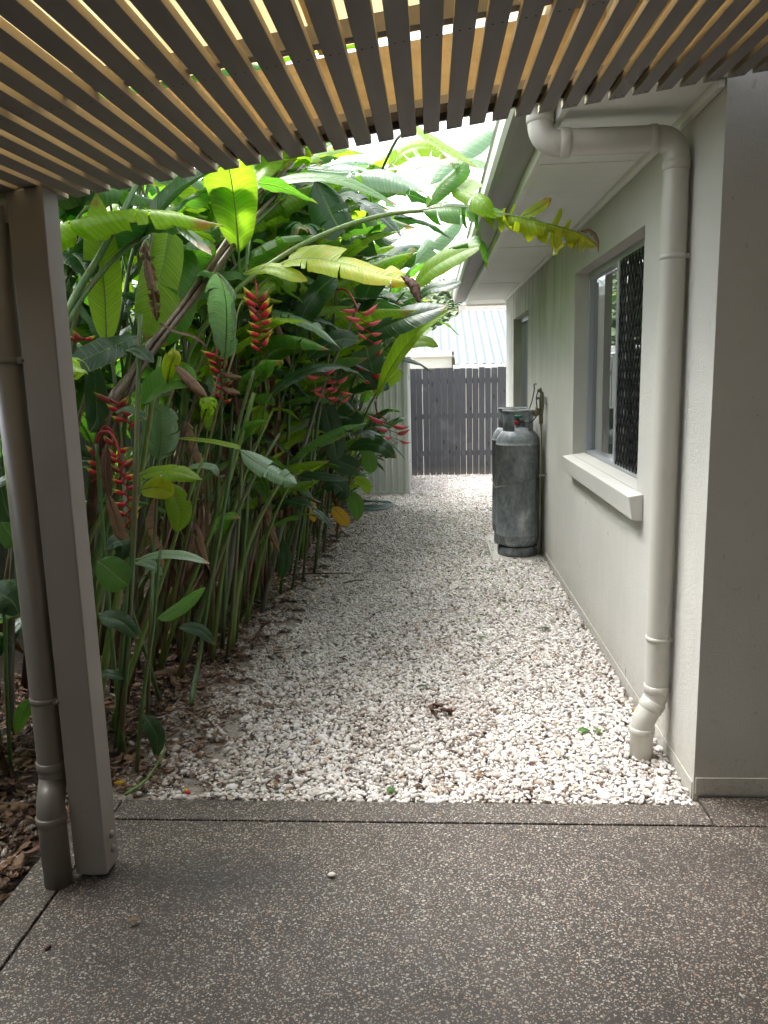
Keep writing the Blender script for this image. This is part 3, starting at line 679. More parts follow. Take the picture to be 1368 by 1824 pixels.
m = MB(); m.box(RX+.02, WX-.001, 6.50, 6.54, 1.30, 1.36); m.box(RX-.01, WX-.001, 6.51, 6.53, .70, .715); part('wall_bracket', m, 'alu', reg)
def crom(pts, k=8):
    pts = [Vector(p) for p in pts]; P = [pts[0]*2-pts[1]]+pts+[pts[-1]*2-pts[-2]]; out = []
    for i in range(1, len(P)-2):
        for j in range(k):
            t = j/k; a, b, c, d = P[i-1:i+3]
            out.append(.5*((2*b)+(c-a)*t+(2*a-5*b+4*c-d)*t*t+(3*b-a-3*c+d)*t**3))
    return out+[pts[-1]]
for pts in ([(GX+.04, 6.62, 1.15), (GX+.09, 6.56, 1.15), (.87, 6.5, 1.22), (.862, 6.5, 1.36), (.895, 6.5, 1.43), (.905, 6.51, 1.41)], [(GX+.05, 7.1, 1.17), (.84, 6.8, 1.25), (.855, 6.6, 1.40), (.85, 6.55, 1.46), (.87, 6.55, 1.465)]):
    m = MB(); m.tube(crom(pts), .0045, 6); part('hose', m, 'hose_black', reg)
m = MB()
cp = []
for i in range(110):
    t = i/109
    if t < .75: q = R_(-25)-R_(165)*(t/.75); cx_, cy_ = GX+.194*math.cos(q), 6.67+.194*math.sin(q); z = .70-.12*(t/.75)
    else: s = (t-.75)/.25; cx_, cy_ = GX-.192-.004*s, 6.70+.42*s; z = .58+.03*s
    cp.append(Vector((cx_, cy_, z)))
cp = [Vector((WX-.01, 6.35, .735))]+[Vector((WX-.01, 6.35, .735)).lerp(cp[0], i/10) for i in range(1, 10)]+cp
for i in range(0, len(cp)-1):
    a_, b_ = cp[i], cp[i+1]; d = (b_-a_); mid_ = (a_+b_)/2; side = Vector((0, 0, 1)) if i % 2 else d.cross(Vector((0, 0, 1))).normalized()
    dn = d.normalized(); rr = .0045; ln = max(d.length*.75, .006)
    m.tube([mid_+dn*(ln*math.cos(q))+side*(rr*math.sin(q)) for q in np.linspace(0, 6.283, 9)], .0013, 4, cap=False)
tag(part('chain', m, 'chain_metal'), 'thin metal chain looped around the gas cylinders to the wall', 'chain')

# ------------------------------------------------------------------ shed, fences, hose
shed = thing('garden_shed', 'pale ribbed metal garden shed at the far end of the plants', 'shed', (-.31, 10.25, 0))
def ribbed(x0, x1, y, z0, z1, axis, name):
    pw = .085; n = max(1, round(abs(x1-x0)/pw)); step = (x1-x0)/n
    for i in range(n):
        a0 = x0+i*step; q = [0, .60, .70, .78, .86, .96, 1.0]; hgt = [0, 0, .013, .004, .013, 0, 0]; vs = []
        for f, hh in zip(q, hgt):
            for z in (z0, z1): vs.append((a0+step*f, y-hh, z) if axis == 'x' else (y+hh, a0+step*f, z))
        m = MB(); m.add(vs, [(2*j, 2*j+2, 2*j+3, 2*j+1) if axis == 'x' else (2*j, 2*j+2, 2*j+3, 2*j+1) for j in range(6)], smooth=False); part(name, m, 'shed_metal', shed)
ribbed(-2.2, -.355, 10.25, .03, 1.77, 'x', 'wall_panel'); ribbed(10.36, 10.80, -.325, .03, 1.77, 'y', 'wall_panel')
boxpart('corner_trim', (-.365, -.312, 10.232, 10.30, .02, 1.775), 'shed_metal', shed, .003)
boxpart('corner_trim', (-.33, -.30, 10.31, 10.345, .02, 1.775), 'shed_metal', shed, .003)
boxpart('base_rail', (-2.2, -.31, 10.225, 10.26, 0, .035), 'shed_metal', shed)
boxpart('inner_panel', (-2.19, -.36, 10.275, 10.28, .03, 1.76), 'shed_metal', shed)
d_ = boxpart('door', (-.335, -.322, 10.90, 11.90, .03, 1.74), 'shed_metal', shed)
for z in (.35, 1.5): boxpart('hinge', (-.321, -.30, 10.86, 10.93, z, z+.06), 'alu', d_)
for y_ in (11.2, 11.55): boxpart('door_rib', (-.3215, -.31, y_, y_+.03, .05, 1.72), 'shed_metal', d_)
m = MB(); prism(m, [(-2.3, 1.86), (-.27, 1.80), (-.25, 1.775), (-.27, 1.765), (-.29, 1.778), (-2.3, 1.80)], 10.17, 12.0); part('roof', m, 'shed_metal', shed)

def fence(name, label, o, d, n, pitch, w, z1, back, zvar=.012, gapvar=.0):
    t = thing(name, label, 'fence', (*o, 0)); ang = math.atan2(d[1], d[0]); t.rotation_euler.z = ang
    def p(nm, m): return link(nm, m.mesh(nm, ['fence_board']), t)
    for i in range(n):
        m = MB(); ww = w*(1-U(0, .05)); x = i*pitch; tilt = U(-.004, .004); zt = z1+U(-zvar, zvar); a0 = U(-.003, .003)
        m.add([(x, a0, -.02), (x+ww, a0, -.02), (x+ww, a0+.018, -.02), (x, a0+.018, -.02), (x+tilt, a0, zt), (x+ww+tilt, a0, zt+U(-.004, .004)), (x+ww+tilt, a0+.018, zt), (x+tilt, a0+.018, zt)], [(0, 1, 2, 3)[::-1], (4, 5, 6, 7), (0, 1, 5, 4), (1, 2, 6, 5), (2, 3, 7, 6), (3, 0, 4, 7)], smooth=False)
        p('board', m)
    for z in (.30, .88, 1.42):
        m = MB(); m.box(-.02, n*pitch, .019, .06, z, z+.075); p('rail', m)
    for i in range(0, n, 24):
        m = MB(); m.box(i*pitch, i*pitch+.09, .061, .15, -.9, z1-.05); p('fence_post', m)
    return t
fence('timber_fence', 'dark grey timber paling fence closing the far end of the path', (-2.45, 12.2), (1, 0), 60, .0965, .0928, 1.655, 1)
f2 = fence('timber_fence', 'dark paling fence glimpsed behind the heliconia leaves on the left', (-2.75, -4.0), (0, 1), 162, .1, .096, 1.85, 1)
m = MB()
hc = atz(655, 905)
for i in range(5):
    r1, r2 = .30-.028*i, .14-.012*i; pts = [(hc.x+.02*i*math.sin(i)+r1*math.cos(q)*(1+.03*math.sin(3*q+i)), hc.y+.1+r2*2.2*math.sin(q), .02+.006*i+.006*math.sin(2*q+i)) for q in np.linspace(0, 6.283, 40)]
    m.tube(pts, .009, 8, cap=False)
m.tube(crom([(hc.x+.3, hc.y+.1, .02), (hc.x+.2, hc.y-.2, .02), (hc.x-.1, hc.y-.32, .02), (hc.x-.5, hc.y-.2, .02)]), .009, 8)
tag(part('garden_hose', m, 'hose_green'), 'grey green garden hose coiled on the pebbles by the shed', 'hose')

# ------------------------------------------------------------------ neighbouring house and hill
nb = thing('neighbour_house', 'low house with pale corrugated roof behind the back fence', 'house', (1, 18, -1))
m = MB(); pitch_ = .076
def nroof(x0, x1, fy0, fy1, z0, slope, cols_per=6, tier=0):
    m = MB(); n = int((x1-x0)/pitch_*cols_per); vs = []; ok = []
    for i in range(n+1):
        x = x0+(x1-x0)*i/n; c = .02*math.cos(2*math.pi*x/.2); a0 = fy0(x); a1 = max(a0+.01, fy1(x))
        for q in range(4):
            y = a0+(a1-a0)*q/3; vs.append((x, y, z0+(y-fy0(1e3))*slope+c))
    m.add(vs, [(i*4+q, (i+1)*4+q, (i+1)*4+q+1, i*4+q+1) for i in range(n) for q in range(3)]); return m
part('roof', nroof(-.9, 9, lambda x: 18. if x > .55 else 18.9, lambda x: 22. if x > .95 else max(18.9, 22-(.95-x)*1.75), 1.78, .375), 'white_roof', nb)
part('roof_tier', nroof(.75, 9, lambda x: 22.3, lambda x: 24.2 if x > 2.6 else 22.3+(x-.75)*1.03, 3.47, .40), 'white_roof', nb)
boxpart('ridge_trim', (.9, 9, 22.05, 22.28, 3.24, 3.30), 'fascia_white', nb); boxpart('tier_wall', (.8, 9, 22.36, 22.5, 3.0, 3.46), 'neighbour_wall', nb)
boxpart('gutter', (.50, 9, 17.86, 17.99, 1.64, 1.77), 'fascia_white', nb, .01)
boxpart('fascia', (.54, 9, 18.0, 18.05, 1.50, 1.70), 'fascia_white', nb)
boxpart('gutter', (-3.5, .495, 18.70, 18.86, 1.98, 2.12), 'fascia_white', nb, .01)
boxpart('porch_fascia', (-3.5, .495, 18.87, 18.93, 1.72, 2.0), 'fascia_white', nb)
boxpart('wall', (.65, 9, 18.45, 18.6, -1, 1.55), 'neighbour_wall', nb)
for i in range(11): boxpart('weatherboard', (.66, 9, 18.436, 18.45, -.9+i*.225, -.9+i*.225+.215), 'neighbour_wall', nb)
boxpart('porch_wall', (-3.4, .64, 20.6, 20.7, -1, 2.2), 'neighbour_dark', nb); boxpart('porch_ceiling', (-3.5, .64, 18.94, 20.6, 2.0, 2.03), 'soffit_white', nb)
boxpart('soffit', (.55, 9, 18.06, 18.45, 1.52, 1.54), 'soffit_white', nb)
boxpart('porch_column', (-.32, -.18, 18.95, 19.07, -1, 1.99), 'fascia_white', nb)
m = MB(); m.tube([(1.25, 18.02, 1.65), (1.25, 18.02, -1)], .055, 14); part('downpipe', m, 'fascia_white', nb)
# hillside
m = MB(); nx, ny = 60, 20; vs = []
for i in range(nx+1):
    for j in range(ny+1):
        x = -160+320*i/nx; y = 60+160*j/ny; h = 30*(j/ny)**1.1*(.62+.38*math.exp(-((x+30)/75)**2)); h += 3*mn.noise(Vector((x*.03, y*.03, 0)))
        vs.append((x, y, -1.6+h*(j > 0)))
m.add(vs, [(i*(ny+1)+j, (i+1)*(ny+1)+j, (i+1)*(ny+1)+j+1, i*(ny+1)+j+1) for i in range(nx) for j in range(ny)])
tag(part('hill', m, 'hill_green'), kind='structure')
m = MB()
for q in range(2600):
    x, y = U(-60, 60), U(62, 170); j = (y-60)/160; h = 30*j**1.1*(.62+.38*math.exp(-((x+30)/75)**2))+3*mn.noise(Vector((x*.03, y*.03, 0)))-1.6
    r = U(1.2, 3); c = Vector((x, y, h+r*.8)); vs = []
    for _ in range(56):
        d = Vector((rnd.gauss(0, 1), rnd.gauss(0, 1), rnd.gauss(0, 1))).normalized(); p_ = c+d*r*U(.65, 1.05); s = r*.2
        e1 = d.orthogonal().normalized(); e2 = d.cross(e1); b = len(vs); an = U(0, 6.28); e1, e2 = e1*math.cos(an)+e2*math.sin(an), e2*math.cos(an)-e1*math.sin(an)
        vs += [p_+e1*s, p_+e2*s*.8+d*s*.2, p_-e1*s*.9, p_-e2*s+d*s*.3]
    m.add(vs, [(4*i, 4*i+1, 4*i+2, 4*i+3) for i in range(56)], 0, smooth=False)
tag(part('far_wood', m, 'crown_green'), 'far wooded hillside behind the neighbouring roof', 'wood', kind='stuff')
#PLANTS

# ------------------------------------------------------------------ plants
def width_profile(v, tip=5):
    return max(0.012, (1-(2*v-1)**2)**.5*(1-v**tip)**.35 if v < .999 else 0)*(min(1, v/.10)**.35)
def blade(m, pts, W_, up, seed, fold=.35, tears=0, droop=.25, nseg=18, mi=0, midmi=1, midr=.0045, ripple=.03, curl=0, twist=0, tipw=5, torn=.06):
    """a banana-like blade along pts; torn blades are split into strips at the margin"""
    r = random.Random(seed); c = crom(pts, max(2, nseg//(len(pts)-1))) if len(pts) > 2 else [Vector(pts[0]).lerp(Vector(pts[1]), i/nseg) for i in range(nseg+1)]
    n = len(c)-1; up = Vector(up).normalized(); L = sum((c[i+1]-c[i]).length for i in range(n)); fr = []
    for i in range(n+1):
        t = (c[min(i+1, n)]-c[max(i-1, 0)]).normalized(); s = t.cross(up)
        s = s.normalized() if s.length > 1e-3 else t.orthogonal().normalized()
        nn = s.cross(t).normalized(); nn = nn if nn.dot(up) >= 0 else -nn; s = t.cross(nn)
        if twist: q = Matrix.Rotation(twist*i/n, 3, t); s = q @ s; nn = q @ nn
        fr.append((c[i], t, s, nn))
    C = 4
    for side in (-1, 1):
        # groups of segments
        cuts = [0]+sorted(r.sample(range(1, n), min(n-1, int(tears)+(r.random() < tears % 1)))) + [n] if tears else [0, n]
        ph = r.uniform(0, 6)
        for a, b in zip(cuts, cuts[1:]):
            dg = (r.uniform(-.35, .9)*droop*2.2 if tears else 0); sh = r.uniform(-.2, .2) if tears else 0; mid_ = (a+b)/2; wg = r.uniform(.8, 1.04) if tears else 1
            vs = []; uv = []
            for i in range(a, b+1):
                p, t, s, nn = fr[i]; v = i/n; w = W_*width_profile(v, tipw)*wg
                for k in range(C+1):
                    u = k/C; vv = v
                    ang = fold - (droop+dg)*u*1.3 - curl*u*u*2.4
                    # integrate outward: simple arc
                    out = s*side*math.cos(ang)*w*u + nn*math.sin(ang)*w*u
                    rip = ripple*w*8*.12*math.sin(v*26+ph+side)*u*u+ripple*.5*w*math.sin(v*61+ph*2)*u
                    tear = (mid_-i)/max(1, n)*L*(torn*2.2 if tears else 0)*u**2
                    vs.append(p+out+nn*rip+t*(w*.22*u*u+tear+sh*w*.25*u*u*(1 if tears else 0))); uv.append((.5+side*.5*u, v))
            k_ = C+1
            fs = [((i*k_+j), (i*k_+j+1), ((i+1)*k_+j+1), ((i+1)*k_+j)) if side > 0 else ((i*k_+j), ((i+1)*k_+j), ((i+1)*k_+j+1), (i*k_+j+1)) for i in range(b-a) for j in range(C)]
            m.add(vs, fs, mi, uv)
    if midmi is not None:
        m.tube([f[0]-f[3]*.0015 for f in fr[::2]+([fr[-1]] if n % 2 else [])], [midr*(1-.85*i/max(1, n/2)) for i in range(len(fr[::2])+(1 if n % 2 else 0))], 5, midmi, cap=False)

STEM_OF = {'leaf_mid': 'stem_light', 'leaf_dark': 'stem_green', 'leaf_bright': 'stem_light', 'leaf_yellow': 'stem_light', 'leaf_gold': 'stem_light', 'leaf_dry': 'stem_brown', 'leaf_dry_dark': 'stem_brown', 'leaf_pale': 'stem_light'}
# pool of leaves in their own frame: origin at the stem, growing towards +Y
POOL = {}
def pool_leaf(kind, i):
    if (kind, i) in POOL: return POOL[kind, i]
    r = random.Random(hash_(kind)*31+i*7); m = MB(); u_ = r.uniform
    if kind.startswith('leaf_dry'):
        L = u_(.3, .55); pts = [(0, 0, 0), (0, .10, .05), (u_(-.05, .05), .2, -.1), (u_(-.1, .1), .24, -.1-L*.5), (u_(-.12, .12), .2+u_(-.1, .1), -.1-L)]
        c = crom(pts, 4); m.tube(c[:9], .005, 5, 1, cap=False)
        blade(m, c[5:], .028+u_(0, .03), (0, 1, .3), i, u_(-.9, 1.2), 5+i % 3, .9, 20, ripple=.16, curl=u_(.2, .8), twist=u_(-3, 3), torn=.02)
    else:
        lp = u_(.22, .42); L = u_(.65, 1.12); el = u_(.75, 1.25); ar = u_(.35, 1.15)
        p0 = Vector((0, 0, 0)); p1 = Vector((0, .25*lp, lp*.95)); pts = [p0, p1*.5+Vector((0, -.015, 0)), p1]
        p = p1.copy(); e = el
        for q in range(4):
            e -= ar*.42; p = p+Vector((u_(-.02, .02), math.cos(e), math.sin(e)))*(L/4); pts.append(p.copy())
        c = crom(pts, 5); m.tube(c[:13], [.0085-.0003*q for q in range(13)], 6, 1, cap=False)
        torn = i % 3 != 0
        blade(m, c[10:], u_(.085, .13)*(.9 if kind == 'leaf_pale' else 1), (0, -.4, 1), i*13+5, u_(.15, .6), (u_(2, 9) if torn else (1.4 if i % 2 else 0)), u_(.15, .5), 22, ripple=u_(.03, .10), curl=u_(0, .25))
    me = m.mesh('leaf_'+kind, [kind, STEM_OF[kind]]); POOL[kind, i] = me; return me
def hash_(s): return sum(ord(c)*(k+3) for k, c in enumerate(s)) % 997
NP = {'leaf_mid': 9, 'leaf_dark': 8, 'leaf_bright': 7, 'leaf_yellow': 4, 'leaf_dry': 5, 'leaf_dry_dark': 4, 'leaf_gold': 2, 'leaf_pale': 4}

def shoot(x, y, H, lean, az, label, group, stem='stem_green', nl=6, kinds=None, rad=.013, lo=.35, scale=1., bow=.0):
    t = thing('heliconia_plant', label, 'heliconia', (x, y, 0), group)
    dx, dy = math.cos(az), math.sin(az); pts = []
    for i in range(9):
        v = i/8; o_ = lean*v+bow*v*v; pts.append(Vector((dx*o_+.02*math.sin(v*5+x*9), dy*o_+.02*math.sin(v*4+y*7), H*v*(1-.12*bow*v)-.03)))
    m = MB(); m.tube(pts, [rad*(1.25-.75*i/8) for i in range(9)], 7, 0); link('stem', m.mesh('stem', [stem]), t)
    for q in range(nl):
        v = lo+(1-lo)*(q+.2)/max(1, nl-.4) if nl > 1 else 1; v = min(1, v+U(-.04, .04)); f = v*8; i = min(7, int(f)); p = pts[i].lerp(pts[i+1], f-i)
        k = rnd.choice(kinds or ['leaf_mid', 'leaf_mid', 'leaf_dark', 'leaf_dark', 'leaf_bright'])
        o = link('leaf', pool_leaf(k, rnd.randrange(NP[k])), t, p)
        side = az+(math.pi/2 if q % 2 else -math.pi/2)+U(-.9, .9)
        if rnd.random() < (.45 if y > 4.3 else .08): side = U(-.9, .9)         # many leaves reach for the light over the path
        o.rotation_euler = (U(-.25, .35)*(1.4-v), U(-.25, .25), side-math.pi/2); s = scale*U(.8, 1.2)*(.72+.32*v); o.scale = (s, s, s)
    return t, pts

def desc(fmt, x, y, stem, H, mid):
    col = {'stem_green': 'green', 'stem_light': 'light green', 'stem_grey': 'grey', 'stem_brown': 'brown'}[stem]
    zone = 'just behind the post' if y < 3.9 else 'opposite the large window' if y < 5.4 else 'opposite the gas cylinders' if y < 7.3 else 'short of the shed' if y < 8.8 else 'close against the shed'
    dd = bed_edge(y)-x; row = 'at the pebble edge' if dd < .35 else 'amid the bed' if dd < .8 else 'back by the fence'
    return ('tall ' if H > mid else 'short ')+fmt % col+' '+row+' '+zone
GEN = 'heliconia shoots crowded in the planting bed'
GL = 'plain green heliconia shoot without flowers crowded inside the bed beside the path'
random.seed(3); rnd.seed(11)
# unseen thicket added on the left to keep light off the covered concrete
for i in range(8):
    x, y, H_ = U(-2.6, -2.0), U(-2.6, 1.9), U(1.6, 2.4)
    shoot(x, y, H_, U(0, .3), U(-3, 3), 'dark leafy shoot added out of view to shade the covered concrete', 'unseen shoots added to shade the covered concrete', 'stem_green', 7, ['leaf_dark', 'leaf_mid'], .013, .15, 1., .1)
# back rows
for i in range(64):
    y = 2.9+7.2*(i+U(0, 1))/64; x = U(-2.35, -1.45 if y > 4.2 else -1.8); 
    sm_ = rnd.choice(['stem_green', 'stem_green', 'stem_grey', 'stem_brown', 'stem_light']); H_ = U(2.1, 3.1)
    shoot(x, y, H_, U(.1, .7), U(-.8, .5), desc('%s stemmed leafy shoot', x, y, sm_, H_, 2.6), GEN, sm_, 7, ['leaf_mid', 'leaf_bright', 'leaf_dark', 'leaf_bright', 'leaf_mid', 'leaf_pale'] if rnd.random() < .6 else None, U(.010, .017), .42, 1., U(0, .45))
for i in range(26):
    y = 5.0+4.8*(i+U(0, 1))/26; x = U(-2.2, -1.6); H_ = U(2.7, 3.2); sm_ = rnd.choice(['stem_green', 'stem_light'])
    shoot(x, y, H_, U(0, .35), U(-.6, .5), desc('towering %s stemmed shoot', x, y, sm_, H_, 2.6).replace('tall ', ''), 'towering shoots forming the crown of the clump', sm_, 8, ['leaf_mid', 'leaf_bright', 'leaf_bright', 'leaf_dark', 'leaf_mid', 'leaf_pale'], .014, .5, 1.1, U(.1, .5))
# front row
for i in range(40):
    y = 4.1+5.5*(i+U(0, 1))/40; x = bed_edge(y)-U(.10, .5); tall = rnd.random() < .62
    sm_ = rnd.choice(['stem_green', 'stem_green', 'stem_grey', 'stem_light']); H_ = U(1.9, 2.7) if tall else U(1.0, 1.7)
    shoot(x, y, H_, U(.2, .6), U(-.6, .3), desc('%s stemmed leafy shoot', x, y, sm_, H_, 1.8), GEN, sm_, 6 if tall else 4, None, U(.009, .015), .5 if tall else .35, .95 if tall else .7, U(0, .35))
# leafless canes filling the foot of the clump
for i in range(120):
    y = 3.2+6.7*(i+U(0, 1))/120; x = bed_edge(y)-U(.12, .9)
    sm_ = rnd.choice(['stem_green', 'stem_brown', 'stem_grey', 'stem_green', 'stem_light', 'stem_green', 'stem_green', 'stem_light']); H_ = U(.9, 1.75)
    shoot(x, y, H_, U(.05, .42), U(-.9, .5), desc('leafless %s cane', x, y, sm_, H_, 1.35), 'bare canes among the heliconia stems', sm_, 0, None, U(.010, .021), .5, 1, U(0, .3))
for i in range(14):
    y = 3.7+3.6*(i+U(0, 1))/14; x = bed_edge(y)-U(.15, .6); H_ = U(1.3, 2.0)
    shoot(x, y, H_, U(.1, .4), U(-.7, .4), desc('bright %s shoot', x, y, 'stem_light', H_, 1.65), 'bright leafed shoots among the canes', 'stem_light', 6, ['leaf_bright', 'leaf_bright', 'leaf_mid', 'leaf_pale'], .010, .4, .75, .2)
# left of the post
for i in range(11):
    x, y, H_, sm_ = U(-2.4, -1.8), U(2.2, 3.6), U(.9, 2.0), rnd.choice(['stem_green', 'stem_brown'])
    shoot(x, y, H_, U(.0, .3), U(-3, 3), ('tall' if H_ > 1.45 else 'short')+(' green' if sm_ == 'stem_green' else ' brown')+' stemmed shoot in the mulch left of the post, '+('close to the slab' if x > -1.8 else 'nearer the fence'), 'leafy shoots left of the post', sm_, 5, ['leaf_dark', 'leaf_dark', 'leaf_mid', 'leaf_dry_dark'], U(.009, .015), .2, .75, .1)
# low plants at the far end of the bed
for i in range(14):
    y = U(7.2, 9.7); H_ = U(.35, 1.1); shoot(bed_edge(y)-U(-.02, .25), y, H_, U(.05, .3), U(-.7, .5), ('low' if H_ < .6 else 'taller')+' broad leaved shoot at the pebble edge '+('right at the shed' if y > 9 else 'beside the hose coil' if y > 8.3 else 'well short of the shed'), 'short shoots near the shed', 'stem_green', 5, ['leaf_dark', 'leaf_dark', 'leaf_mid', 'leaf_bright'], .007, .15, .55, .2)
# dead leaves hanging in the clump
for i in range(26):
    y = U(3.2, 8.5); x = bed_edge(y)-U(.1, .6); H_ = U(1.0, 2.1); t, p = shoot(x, y, H_, U(.05, .3), U(-.8, .8), desc('withered %s shoot with dead leaves', x, y, 'stem_brown', H_, 1.6), 'withered shoots inside the clump', 'stem_brown', rnd.choice([1, 2, 3]), ['leaf_dry', 'leaf_dry_dark', 'leaf_dry'], .011, .5, 1, .1)

# ---- individually shaped plants
def path3(pts): return [at(*p) if len(p) == 3 and p[2] > .5 else atz(p[0], p[1]) for p in pts]
def hero(label, stem=None, r0=.013, r1=.008, mat='stem_green', base=None):
    """stem: points (px, py, distance); first point may be on the ground"""
    pts = path3(stem); b = pts[0]
    t = thing('heliconia_plant', label, 'heliconia', (b.x, b.y, 0))
    c = crom(pts, 6); m = MB(); m.tube(c, [r0+(r1-r0)*i/(len(c)-1) for i in range(len(c))], 9); part('stem', m, mat, t)
    return t
def hleaf(t, kind, pts, W_, up=(0, -.7, .7), petiole=None, pm=None, label=None, **k):
    m = MB(); P_ = path3(pts)
    if petiole:
        q = crom(path3(petiole)+[P_[0]], 6); m.tube(q, [.009-.003*i/len(q) for i in range(len(q))], 7, 1)
    n = k.pop('nseg', 26); blade(m, P_, W_, up, k.pop('seed', len(bpy.data.objects)), nseg=n, **k)
    o = part('leaf', m, [kind, pm or STEM_OF[kind]], t)
    if label: o['label'] = label
    return o
G = 0.02
# A: big upright leaf by the post
t = hero('shoot with one tall upright mid green leaf right beside the post top', [(236, 1130, .1), (228, 1000, 2.95), (218, 820, 3.1), (200, 640, 3.15), (192, 600, 3.15)], .010, .007)
hleaf(t, 'leaf_bright', [(190, 618, 3.1), (186, 520, 3.1), (178, 430, 3.08), (172, 344, 3.05)], .075, (.1, -1, .1), fold=.12, droop=.1, tipw=3, ripple=.03)
hleaf(t, 'leaf_dark', [(245, 598, 3.0), (200, 618, 2.9), (150, 640, 2.9), (118, 652, 2.9)], .062, (.1, -.9, .5), fold=.1, droop=.1)
hleaf(t, 'leaf_dark', [(165, 640, 3.0), (170, 690, 3.0), (172, 745, 3.0), (160, 770, 3.0)], .045, (.2, -.9, .3))
# two smooth green petioles rising past the post
t = hero('pair of thick green leaf stalks sloping up beside the post', [(96, 980, 2.75), (105, 640, 2.8), (125, 545, 2.85), (180, 450, 3.0), (240, 335, 3.2), (262, 270, 3.3)], .016, .010, 'stem_green')
m = MB(); m.tube(crom(path3([(100, 700, 2.8), (112, 600, 2.8), (150, 525, 2.9), (210, 455, 3.05), (262, 418, 3.2)]), 6), .010, 8); part('leaf_stalk', m, 'stem_green', t)
hleaf(t, 'leaf_dark', [(240, 455, 3.2), (270, 400, 3.2), (330, 335, 3.2), (408, 288, 3.25)], .10, (-.25, -.5, .8), fold=.55, droop=.15, tipw=4, midr=.006, label='wide dark leaf folded over just under the slats')
# B: broad hanging leaves
t = hero('shoot holding broad translucent green leaves hanging behind a brown withered leaf', [(262, 1210, .1), (300, 1000, 3.9), (330, 700, 4.0), (316, 480, 3.9), (306, 380, 3.8)], .013, .009)
hleaf(t, 'leaf_bright', [(306, 380, 3.75), (295, 450, 3.7), (275, 540, 3.65), (258, 612, 3.6)], .115, (.15, -1, .1), fold=.2, droop=.1, tears=1.5, seed=4)
hleaf(t, 'leaf_mid', [(300, 430, 3.9), (320, 470, 3.85), (310, 560, 3.8), (280, 620, 3.8)], .10, (.3, -1, .1), fold=.1, seed=9)
hleaf(t, 'leaf_dry', [(258, 430, 3.5), (262, 480, 3.5), (272, 520, 3.5), (280, 575, 3.5)], .045, (.1, -1, .2), tears=7, droop=.8, curl=.7, ripple=.4, seed=3, torn=.1, label='brown shrivelled leaf hanging in shreds')
# brown fibrous stem bundle
t = hero('thick brown fibrous stem slanting up to the right through the clump', [(150, 1130, .1), (175, 800, 3.1), (240, 660, 3.3), (330, 540, 3.7), (430, 400, 4.3), (520, 290, 4.8)], .024, .018, 'stem_brown')
for k, (dx, dy) in enumerate(((-9, 5), (8, 6), (2, -8), (14, -4))):
    m = MB(); m.tube(crom(path3([(175+dx, 800+dy, 3.08), (240+dx, 660+dy, 3.27), (330+dx*.8, 540+dy, 3.66), (430+dx*1.5, 400+dy*2, 4.25), (500+dx*3, 310+dy*4, 4.6)]), 6), .011, 7); part('leaf_sheath', m, ['stem_brown', 'stem_green', 'stem_brown', 'stem_brown'][k], t)
hleaf(t, 'leaf_dry_dark', [(285, 575, 3.4), (310, 590, 3.4), (345, 600, 3.4), (370, 618, 3.4)], .012, (0, -.5, .9), label='dark red pointed dead sheath')
# C: two long green stalks to the main arching frond
t = hero('long stalk arching over the path, its torn yellowing leaf reaching the eave', [(330, 1165, .1), (345, 900, 4.0), (330, 660, 4.0), (400, 540, 4.0), (500, 458, 4.05), (600, 408, 4.1), (690, 382, 4.1), (760, 374, 4.05)], .015, .011, 'stem_light')
hleaf(t, 'leaf_mid', [(748, 374, 4.05), (800, 368, 4.0), (860, 374, 3.98), (912, 384, 3.95)], .12, (.1, -.75, .9), tears=6, droop=.45, fold=.35, nseg=26, midr=.008, seed=121, torn=.08, label='broad torn green part of the arching leaf')
hleaf(t, 'leaf_yellow', [(850, 372, 3.99), (905, 382, 3.95), (975, 398, 3.9), (1030, 415, 3.9), (1066, 440, 3.88)], .105, (.15, -.9, .7), tears=15, droop=.8, fold=-.1, nseg=44, midr=.007, seed=23, ripple=.3, torn=.13, curl=.25, tipw=9, label='torn leaf tip fraying into hanging green and yellow strips in front of the eave')
hleaf(t, 'leaf_dry', [(1035, 412, 3.88), (1052, 410, 3.88), (1064, 425, 3.88), (1066, 452, 3.88)], .018, (0, -.8, .6), tears=2, curl=.6, ripple=.3, seed=24)
hleaf(t, 'leaf_yellow', [(925, 388, 3.94), (948, 378, 3.93), (968, 366, 3.92), (982, 352, 3.91)], .03, (-.2, -.9, .3), fold=.6, seed=25)
hleaf(t, 'leaf_bright', [(770, 330, 4.1), (820, 335, 4.0), (860, 360, 3.9), (885, 392, 3.9)], .07, (0, -.7, .7), tears=3, seed=5, fold=.4)
hleaf(t, 'leaf_mid', [(758, 372, 4.05), (790, 330, 4.0), (820, 300, 4.0), (800, 292, 4.0)], .06, (0, -.9, .5), tears=2, seed=6)
t = hero('second green stalk with a yellow leaf burnt brown at its tip', [(360, 1140, .1), (370, 900, 4.2), (360, 690, 4.2), (420, 560, 4.1), (505, 470, 4.0)], .013, .009, 'stem_light')
hleaf(t, 'leaf_yellow', [(480, 476, 4.05), (540, 460, 4.0), (610, 468, 3.95), (670, 486, 3.9), (740, 505, 3.85)], .105, (.15, -.75, .75), tears=5, fold=.3, droop=.3, seed=31, nseg=30, midr=.006, torn=.02, label='yellow green leaf with orange and brown end')
hleaf(t, 'leaf_dry_dark', [(715, 492, 3.84), (738, 505, 3.82), (750, 540, 3.8)], .05, (.2, -.8, .3), tears=4, droop=.6, curl=.5, ripple=.3, seed=8)
hleaf(t, 'leaf_yellow', [(430, 488, 4.1), (480, 478, 4.0), (520, 490, 3.95), (548, 500, 3.95)], .045, (.1, -.8, .6), seed=12)
